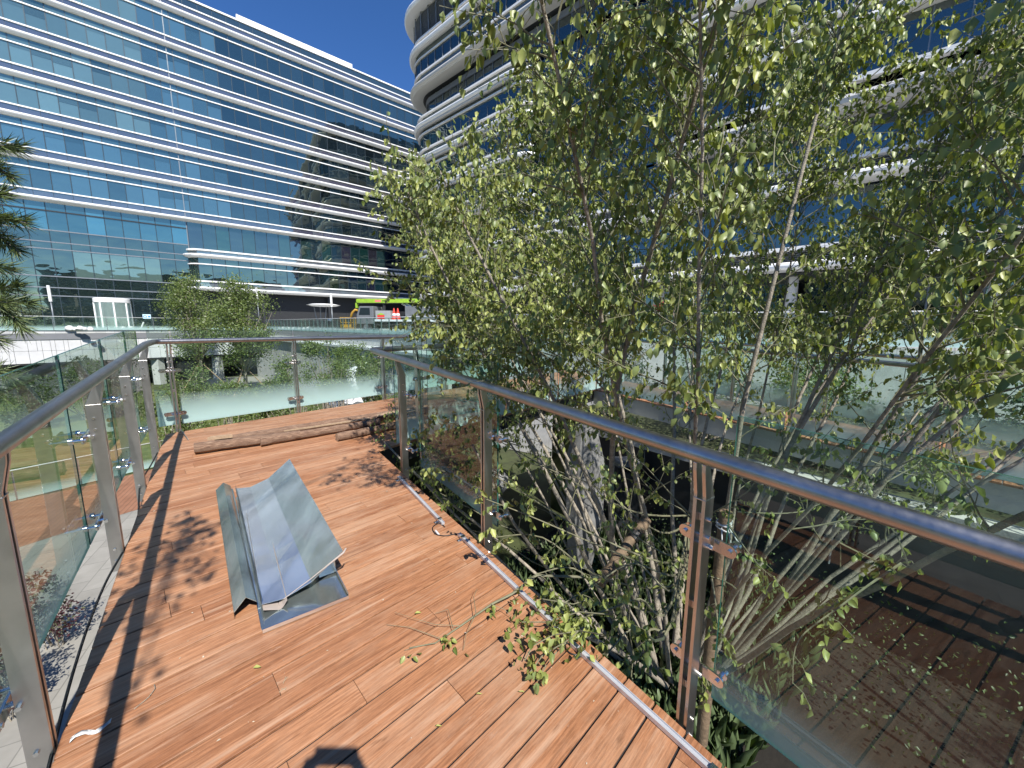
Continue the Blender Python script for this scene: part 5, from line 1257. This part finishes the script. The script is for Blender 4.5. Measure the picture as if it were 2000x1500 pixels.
for a_, b_ in (((555, 1330), (562, 1322)), ((558, 1322), (553, 1335)), ((550, 1345), (558, 1347)), ((545, 1352), (560, 1343))): mb.tube([pixdeck(*a_, .004), pixdeck(*b_, .004)], .0022, 5, False)
tag(mb.build('dry_petals', M_CUT), 'tiny pale dry plant bits scattered on one board', 'plant bits')

# ---- stakes, tape and plant label in the pit
def pole(name, p, q, r, label, mat=M_STAKE):
    rr = random.Random(int(r * 1e4)); mb = MB(); p, q = Vector(p), Vector(q); pts = [p.lerp(q, k / 8) + rv(rr, .004) for k in range(9)]; mb.tube(pts, [r * rr.uniform(.92, 1.06) for _ in pts], 12); return tag(mb.build(name, mat, None, True, auto=50), label, 'stake')
top = pix(1416, 1000, 2.55); stk = pole('timber_stake', (top.x - .02, top.y, -1.6), top, .042, 'upright timber stake tied with white tape beside the near railing post')
def tape(c, r, n, seed, label):
    rr = random.Random(seed); mb = MB()
    for k in range(n):
        pts = []; z0 = c.z + rr.uniform(-.03, .03); ti = rr.uniform(-.02, .02)
        for j in range(15): a = 2 * math.pi * j / 14; pts.append((c.x + (r + .004) * math.cos(a), c.y + (r + .004) * math.sin(a), z0 + ti * math.cos(a)))
        mb.tube(pts, .006, 5, False)
    for k in range(3):
        a = rr.uniform(3.6, 5.6); p = Vector((c.x + r * math.cos(a), c.y + r * math.sin(a), c.z)); mb.tube([p, p + Vector((rr.uniform(-.05, .05), -.03, -.08)), p + Vector((rr.uniform(-.07, .09), -.03, -.18))], .005, 4)
    return tag(mb.build('tie_tape', M_TARP, None, True), label, 'tape')
tape(Vector((top.x, top.y, top.z - .10)), .043, 4, 2, 'white tape wound round the top of the upright stake')
c1, c2 = pix(1262, 1015, 2.75), pix(1170, 1140, 2.4)
pole('timber_stake', c2, c1, .040, 'short reddish-brown slanting stake crossing the stems')
cc_ = c1.lerp(c2, .28)
mb = MB(); dd = (c2 - c1).normalized(); mb.tube([cc_ - dd * .03, cc_ + dd * .03], .043, 12); c3 = c1.lerp(c2, .52); mb.tube([c3 - dd * .015, c3 + dd * .015], .043, 12); tag(mb.build('black_tape', M_BLACK), 'two black tape bands round the slanting stake', 'tape')
p = pix(1640, 962, 4.2); mb = MB(); fr_ = lambda x, y, z: (p.x + x, p.y + y, p.z + z); mb.box((-.11, 0, -.07), (.11, .006, .07), fr_); sg = tag(mb.build('plant_label', simple('label_grey', (.30, .36, .35), .4)), 'small grey plant label plate on a stick in the pit', 'label plate')
mb = MB(); mb.box((-.01, .008, -.9), (.01, .02, .06), fr_); mb.build('stick', M_MULL, sg)
mb = MB()
for k, (x, z) in enumerate(((.02, .02), (.05, .02), (.02, -.01), (.05, -.01))): mb.box((x - .009, -.003, z - .01), (x + .009, -.001, z + .012), fr_)
mb.build('printed_marks', M_WHITE, sg)
# white stones in the pit
def stone(px_, py_, d, s, label, seed):
    rr = random.Random(seed); c = pix(px_, py_, d); mb = MB(); ring = []
    prof = [(-1, .7), (-.3, 1), (.4, .9), (.9, .55)]; n = 9; vs = []
    for z, r_ in prof:
        for k in range(n): a = 2 * math.pi * k / n; q = rr.uniform(.82, 1.1); vs.append((c.x + s[0] * r_ * q * math.cos(a), c.y + s[1] * r_ * q * math.sin(a), c.z + s[2] * z))
    fs = [(i * n + k, i * n + (k + 1) % n, (i + 1) * n + (k + 1) % n, (i + 1) * n + k) for i in range(3) for k in range(n)] + [tuple(range(n - 1, -1, -1)), tuple(range(3 * n, 4 * n))]
    mb.add(vs, fs); o = mb.build('white_rock', (MATS.get('marble') or simple('marble', (.19, .19, .185), .6, 0, .35, 7, .3))); tag(o, label, 'rock'); return o
stone(1140, 960, 4.6, (.26, .24, .95), 'tall grey-white marble rock standing behind the stems', 1)
c = pix(1222, 905, 6.6); mb = MB(); mb.box((-.27, -.15, -.03), (.27, .15, .09), lambda x, y, z: (c.x + x * .9 - y * .4, c.y + y * .9 + x * .4, c.z + z - .12 * x)); tag(mb.build('white_rock', MATS['marble'], bevel=.02), 'flat white marble block behind the stems', 'rock')
mb = MB(); mb.box((-.25, -.15, -1.3), (.25, .15, -.13), lambda x, y, z: (c.x + x, c.y + y + .05, c.z + z)); tag(mb.build('block_pedestal', M_DARK), 'dark concrete pier carrying the flat white marble block', 'pier')
stone(960, 940, 4.8, (.25, .2, .16), 'low white rock at the left of the pit', 3)

# red flowering plants near the building
for (px_, py_, d, s_, lab) in ((1948, 618, 9.5, .22, 'bush with red flowers near the right margin by the dark glazing'), (1292, 600, 20, .30, 'small red-flowered bush behind the middle of the tree')):
    c = pix(px_, py_, d); rt = empty('flowering_bush', (c.x, c.y, .2), lab, 'bush'); L = Leaves(); G = Leaves(); mb = MB(); r_ = random.Random(int(px_))
    for k in range(420): L.add(c + rv(r_, s_ * .42), rv(r_), rv(r_), .05 * d / 9.5, r_.random())
    for k in range(900): G.add(c + Vector((0, 0, -s_ * 1.7)) + Vector((r_.gauss(0, s_ * .9), r_.gauss(0, s_ * .6), r_.gauss(0, s_ * .7))), rv(r_), rv(r_), .07 * d / 9.5, r_.random())
    for k in range(6): mb.tube([(c.x, c.y, .2), c + rv(r_, s_ * .5)], .008, 5, False)
    L.build('blossom', M_PETAL, rt, .7, False); G.build('foliage', M_LEAF_D, rt, .6, False); mb.build('stems', M_BARK, rt)
# shrubs between the far ramp and the plaza
for i, (u_, v_, h, w_, mt) in enumerate(((4.5, 9.6, 2.6, .9, M_LEAF_G), (2.2, 9.4, 2.0, .8, M_LEAF_G), (.3, 9.6, 2.3, .8, M_LEAF_D), (-1.6, 9.8, 2.0, .8, M_LEAF_D), (6.8, 8.9, 2.4, .9, M_LEAF_D), (3.2, 12.0, 2.8, 1.0, M_LEAF_G))):
    zb = -1.2; bushy('shrub', ('light green shrub beyond the far ramp, nearest the landing side', 'medium shrub beyond the middle of the far ramp', 'dark shrub beyond the far ramp near the plant label', 'dark shrub beyond the far ramp at the right margin', 'dark shrub beyond the landing end of the far ramp', 'tall light shrub between the far ramp and the plaza wall')[i], 'shrub', U(u_, v_, zb), [(0, 0, h * .7, w_, w_, h * .3), (.3, .1, h * .4, w_, w_, h * .3)], 3500, .08, 0, mt, 80 + i, 'shrubs beyond the far ramp', .06, 8, .25)
mb = MB(); mb.prism([U(u, v)[:2] for u, v in ((-8, 8.0), (-8, 30), (9, 22), (9, 8.6))], Z0, -1.2); o = mb.build('garden_terrace', M_GRNDBASE); o['kind'] = 'structure'
#==PART5
# ================================================================== PLAZA THINGS
M_LIME = simple('lime_paint', (.28, .46, .035), .45, 0, .25, 3); M_TGREY = simple('truck_grey', (.17, .18, .19), .4, .2, .15, 3); M_RED = simple('cone_red', (.62, .04, .02), .5); M_YEL = simple('yellow_paint', (.42, .24, .03), .6, 0, .45, 5); M_TYRE = simple('tyre', (.025, .025, .027), .8, 0, .3, 12); M_CABG = simple('cab_glass', (.02, .03, .035), .05)
PZ = 1.0
tp = pix(738, 640, 33.0); TO = np.array([tp.x, tp.y]); TD = D(97)     # truck's long axis runs right
TN = np.array([TD[1], -TD[0]])                                       # toward the camera
TK = empty('crane_truck', (float(TO[0]), float(TO[1]), PZ), 'grey crane truck with a lime green boom parked on the plaza', 'truck')
ft_ = mk_frame(TO, TD, TN, lambda p: PZ)
ft = lambda x, y, z: ft_(x * .82, y * .82, z * .9)
def bx(name, lo, hi, mat, parent=TK, bev=.02): m_ = MB(); m_.box(lo, hi, ft); o = m_.build(name, mat, parent, bevel=bev); recalc(o); return o
mb = MB(); mb.add([ft(*q) for q in ((-1.75, -1.05, .75), (.1, -1.05, .75), (.1, -1.05, 2.35), (-1.35, -1.05, 2.35), (-1.68, -1.05, 1.6), (-1.75, 1.05, .75), (.1, 1.05, .75), (.1, 1.05, 2.35), (-1.35, 1.05, 2.35), (-1.68, 1.05, 1.6))], [(0, 1, 2, 3, 4), (9, 8, 7, 6, 5), (0, 5, 6, 1), (1, 6, 7, 2), (2, 7, 8, 3), (3, 8, 9, 4), (4, 9, 5, 0)]); cab = mb.build('cab', M_TGREY, TK, bevel=.04); recalc(cab)
m_ = MB(); m_.add([ft(*q) for q in ((-1.45, 1.056, 1.55), (-.25, 1.056, 1.55), (-.25, 1.056, 2.2), (-1.25, 1.056, 2.2))], [(0, 1, 2, 3)]); m_.build('cab_window', M_CABG, cab)
bx('chassis', (-1.6, -.95, .62), (8.2, .95, .86), M_TYRE); bx('deck', (.2, -1.1, .95), (8.3, 1.1, 1.08), M_TGREY); bx('side_rail', (.2, 1.1, .98), (8.3, 1.16, 1.16), M_MULLW)
for k in range(16): pass
bx('tool_box', (.35, .2, 1.1), (1.9, 1.12, 1.95), simple('box_grey', (.30, .31, .31), .45, 0, .08, 4)); bx('red_panel', (.55, 1.125, 1.2), (1.3, 1.135, 1.55), M_RED)
m_ = MB(); m_.add([ft(*q) for q in ((.5, 1.137, 1.58), (1.35, 1.137, 1.58), (.95, 1.137, 1.75))], [(0, 1, 2)]); m_.build('warning_mark', M_LIME, TK)
bx('turntable', (3.4, -.9, 1.1), (6.6, 1.0, 2.35), M_TGREY); bx('counterweight', (6.7, -.8, 1.1), (7.9, .95, 1.9), simple('cw_grey', (.22, .23, .24), .5)); bx('engine_cover', (2.2, -.8, 1.1), (3.3, .2, 1.9), M_DARK)
bx('boom', (-1.95, -.1, 2.68), (4.6, .40, 3.05), M_LIME); bx('boom_inner_section', (-2.05, 0, 2.72), (-1.96, .34, 3.0), M_LIME); bx('boom_head', (-2.12, -.05, 2.2), (-1.97, .42, 2.68), M_LIME)
m_ = MB(); m_.box((.0, .402, 2.76), (.65, .406, 2.96), ft); m_.build('boom_badge', simple('badge_red', (.7, .2, .18), .5), TK)
m_ = MB()
for k in range(6): m_.box((.8 + k * .11, .402, 2.80), (.88 + k * .11, .406, 2.92), ft)
m_.build('boom_lettering', M_DARK, TK)
for k in range(2): m_ = MB(); m_.tube([ft(4.6 + .4 * k, .5, 1.9), ft(2.9 + .4 * k, .5, 2.6)], .07, 10); m_.build('lift_cylinder', M_BOLT, TK, True)
for x in (-.75, 3.9, 5.2, 6.6):
    for y in (1.0, -.75):
        m_ = MB(); c0, c1 = ft(x, y - .28, .5), ft(x, y, .5); m_.tube([c0, c1], .42, 22); wh = m_.build('wheel', M_TYRE, TK, True, auto=40)
        m_ = MB(); m_.tube([c1, ft(x, y + .02, .5)], .2, 16); m_.build('rim', M_TGREY, wh, True, auto=40)
for k, x in enumerate((2.15, 2.55)):
    c = ft(x, .75, 1.08); rt = empty('traffic_cone', c, ('left one of two red traffic cones on the truck deck', 'right one of two red traffic cones on the truck deck')[k], 'traffic cone', 'traffic cones standing on the truck'); 
    m_ = MB(); m_.lathe([(.24, .03), (.05, .95), (.03, 1.0)], c, 14); m_.build('cone', M_RED, rt, True, auto=40)
    m_ = MB(); m_.lathe([(.185, .36), (.135, .56)], c, 14); m_.build('white_band', M_WHITE, rt, True); m_ = MB(); m_.box((-.26, -.26, 0), (.26, .26, .03), lambda x, y, z, c=c: (c[0] + x, c[1] + y, c[2] + z)); m_.build('foot', M_BLACK, rt)
YB = empty('work_basket', ft(-3.4, .6, 0), 'yellow access-platform basket standing left of the truck', 'work platform')
m_ = MB(); m_.box((-3.4, .2, .25), (-2.25, 1.2, .4), ft); m_.build('floor', M_YEL, YB); m_ = MB()
for x in (-3.4, -3.1, -2.82, -2.55, -2.29):
    for y in (.2, 1.16): m_.box((x, y, .4), (x + .04, y + .04, 1.3), ft)
for z in (1.3, .85):
    for y in (.19, 1.15): m_.box((-3.42, y, z), (-2.23, y + .05, z + .05), ft)
m_.build('guard_rails', M_YEL, YB); m_ = MB(); m_.box((-3.38, 1.22, .42), (-2.27, 1.235, .70), ft); m_.build('toe_board', M_YEL, YB); m_ = MB(); m_.tube([ft(-2.6, .6, 1.2), ft(-2.4, .6, 1.75), ft(-2.1, .5, 2.05), ft(-1.85, .4, 1.95)], .10, 10); m_.build('jib_arm', M_YEL, YB, True)
# lamp posts, canopy, bags
def lamp(px_, py_, d, h, label, cross=False):
    c = pix(px_, py_, d); rt = empty('lamp_post', (c.x, c.y, PZ), label, 'lamp'); m_ = MB(); m_.tube([(c.x, c.y, PZ), (c.x, c.y, PZ + h - 1.4)], .05, 10); m_.build('pole', M_MULL, rt, True)
    m_ = MB(); m_.tube([(c.x, c.y, PZ + h - 1.4), (c.x, c.y, PZ + h)], .11, 14); m_.build('white_lamp_tube', M_WHITE, rt, True, auto=40)
lamp(649, 620, 42, 3.9, 'slim lamp post with white tube head in front of the canopy'); lamp(101, 600, 35, 3.9, 'white tube lamp post near the pine boughs'); lamp(504, 600, 47, 4.9, 'white tube lamp post behind the right garden tree')
c = pix(632, 596, 44); CP = empty('entrance_canopy', (c.x, c.y, PZ), 'white lens-shaped entrance canopy on splayed legs', 'canopy')
m_ = MB(); m_.lathe([(.1, -.18), (1.2, -.12), (1.75, 0), (1.2, .12), (.1, .18)], (c.x, c.y, 3.75), 28); m_.build('canopy_shell', M_WHITE, CP, True)
for k, dx in enumerate((-.7, .0, .7)): m_ = MB(); m_.tube([(c.x + dx * .5 - .4, c.y, PZ), (c.x + dx - .4, c.y, 3.65)], .05, 8); m_.build('leg', M_MULL, CP, True)
def bags(px_, py_, d, n, w_, label, seed, name='bag_pile'):
    rr = random.Random(seed); c = pix(px_, py_, d); mb = MB()
    for k in range(n):
        x = (k / max(1, n - 1) - .5) * w_; r_ = rr.uniform(.2, .32); vs = []; m2 = 8
        for i, (z, q) in enumerate(((0, .8), (.35, 1), (.75, .8), (1.05, .3))):
            for j in range(m2): a = 2 * math.pi * j / m2; s_ = rr.uniform(.8, 1.15); vs.append((c.x + x + r_ * q * s_ * math.cos(a), c.y + rr.uniform(-.05, .05) + r_ * q * s_ * math.sin(a), PZ + z * r_ * 1.2))
        mb.add(vs, [(i * m2 + j, i * m2 + (j + 1) % m2, (i + 1) * m2 + (j + 1) % m2, (i + 1) * m2 + j) for i in range(3) for j in range(m2)] + [tuple(range(3 * m2, 4 * m2))])
    return tag(mb.build(name, M_TARP, None, True, auto=60), label, 'bags')
bags(573, 636, 46, 7, 3.6, 'white bags heaped on the plaza behind the close-post balustrade', 1)
bags(156, 641, 34, 5, 1.8, 'pale tarpaulin-covered heap at the plaza edge left of the revolving door', 2)
bags(232, 634, 41, 4, 2.4, 'white bags piled in front of the revolving door', 3)
c = pix(278, 632, 40.5); mb = MB(); mb.tube([(c.x - .25, c.y, PZ + .02), (c.x + .15, c.y, PZ + .75)], .06, 8); tag(mb.build('propped_board', M_WHITE), 'short white board leaning right of the revolving door', 'board')
# white wrapped plant bundle among the shrubs
c = pix(672, 752, 14.5); rr = random.Random(12); mb = MB(); n, k2 = 16, 14; vs = []
for i in range(n):
    t = i / (n - 1)
    for j in range(k2): a = 2 * math.pi * j / k2; r_ = (.52 - .30 * t + .10 * math.sin(5 * t + 1)) * rr.uniform(.62, 1.3); vs.append((c.x + .30 * t + r_ * math.cos(a), c.y + r_ * math.sin(a), c.z - 1.1 + 1.75 * t + rr.uniform(-.06, .06)))
mb.add(vs, [(i * k2 + j, i * k2 + (j + 1) % k2, (i + 1) * k2 + (j + 1) % k2, (i + 1) * k2 + j) for i in range(n - 1) for j in range(k2)] + [tuple(range((n - 1) * k2, n * k2))])
tag(mb.build('wrapped_plant', M_TARP, None), 'plant wrapped in crumpled white sheeting among the shrubs', 'wrapped plant')

# ================================================================== PHOTOGRAPHER (stands behind the lens; only the shadow is seen)
def person():
    root = empty('person', (0.05, -.42, 0), 'person in dark jacket and trousers holding a phone up with both hands', 'person')
    me = bpy.data.meshes.new('body'); V = []; Rr = []; Eg = []
    def nd_(p, r, par=None): V.append(p); Rr.append(r); i = len(V) - 1; (Eg.append((par, i)) if par is not None else None); return i
    X, Y = .05, -.37
    pel = nd_((X, Y, .92), (.15, .11)); w1 = nd_((X, Y, 1.08), (.14, .10), pel); ch = nd_((X, Y, 1.28), (.17, .12), w1); nk = nd_((X, Y + .0, 1.43), (.07, .07), ch); n2 = nd_((X, Y + .02, 1.51), (.055, .055), nk); hd = nd_((X, Y + .03, 1.62), (.085, .10), n2); ht = nd_((X, Y + .03, 1.70), (.06, .07), hd)
    for s in (-1, 1):
        hp_ = nd_((X + .09 * s, Y, .88), (.09, .09), pel); kn = nd_((X + .11 * s, Y + .03, .48), (.06, .06), hp_); an = nd_((X + .12 * s, Y, .09), (.04, .04), kn); to = nd_((X + .13 * s, Y + .15, .035), (.035, .03), an)
        sh = nd_((X + .17 * s, Y, 1.36), (.06, .06), ch); el = nd_((X + .20 * s, Y + .10, 1.18), (.05, .05), sh); wr = nd_((X + .13 * s, Y + .27, 1.45), (.036, .036), el); ha = nd_((X + .105 * s, Y + .315, 1.545), (.034, .048), wr)
        for f in range(4): a = nd_((X + (.092 - .008 * f) * s, Y + .335, 1.54 + .02 * f), (.009, .009), ha); nd_((X + (.070 - .006 * f) * s, Y + .35, 1.555 + .02 * f), (.008, .008), a)
        a = nd_((X + .08 * s, Y + .31, 1.60), (.010, .010), ha); nd_((X + .05 * s, Y + .32, 1.635), (.009, .009), a)
    me.from_pydata(V, Eg, []); me.materials.append(simple('jacket_dark', (.04, .045, .06), .8))
    o = bpy.data.objects.new('body', me); C.objects.link(o); sk = o.modifiers.new('skin', 'SKIN')
    for i, r in enumerate(Rr): me.skin_vertices[0].data[i].radius = r
    me.skin_vertices[0].data[0].use_root = True; su = o.modifiers.new('sub', 'SUBSURF'); su.levels = 1; su.render_levels = 2
    o.parent = root; o.matrix_parent_inverse = Matrix.Translation(-root.location)
    mb = MB(); mb.lathe([(.02, 1.735), (.075, 1.71), (.098, 1.65), (.097, 1.60), (.06, 1.57)], (X, Y + .01, 0), 16); mb.build('hair', M_BLACK, root, True)
    mb = MB(); mb.box((-.078, -.030, -.038), (.078, -.022, .038), lambda x, y, z: (CAM.x + .055 + x, CAM.y + y, CAM.z - .012 + z)); ph = mb.build('phone', M_BLACK, None, bevel=.002); tag(ph, 'black phone held up in the photographer\'s hands', 'phone')
person()
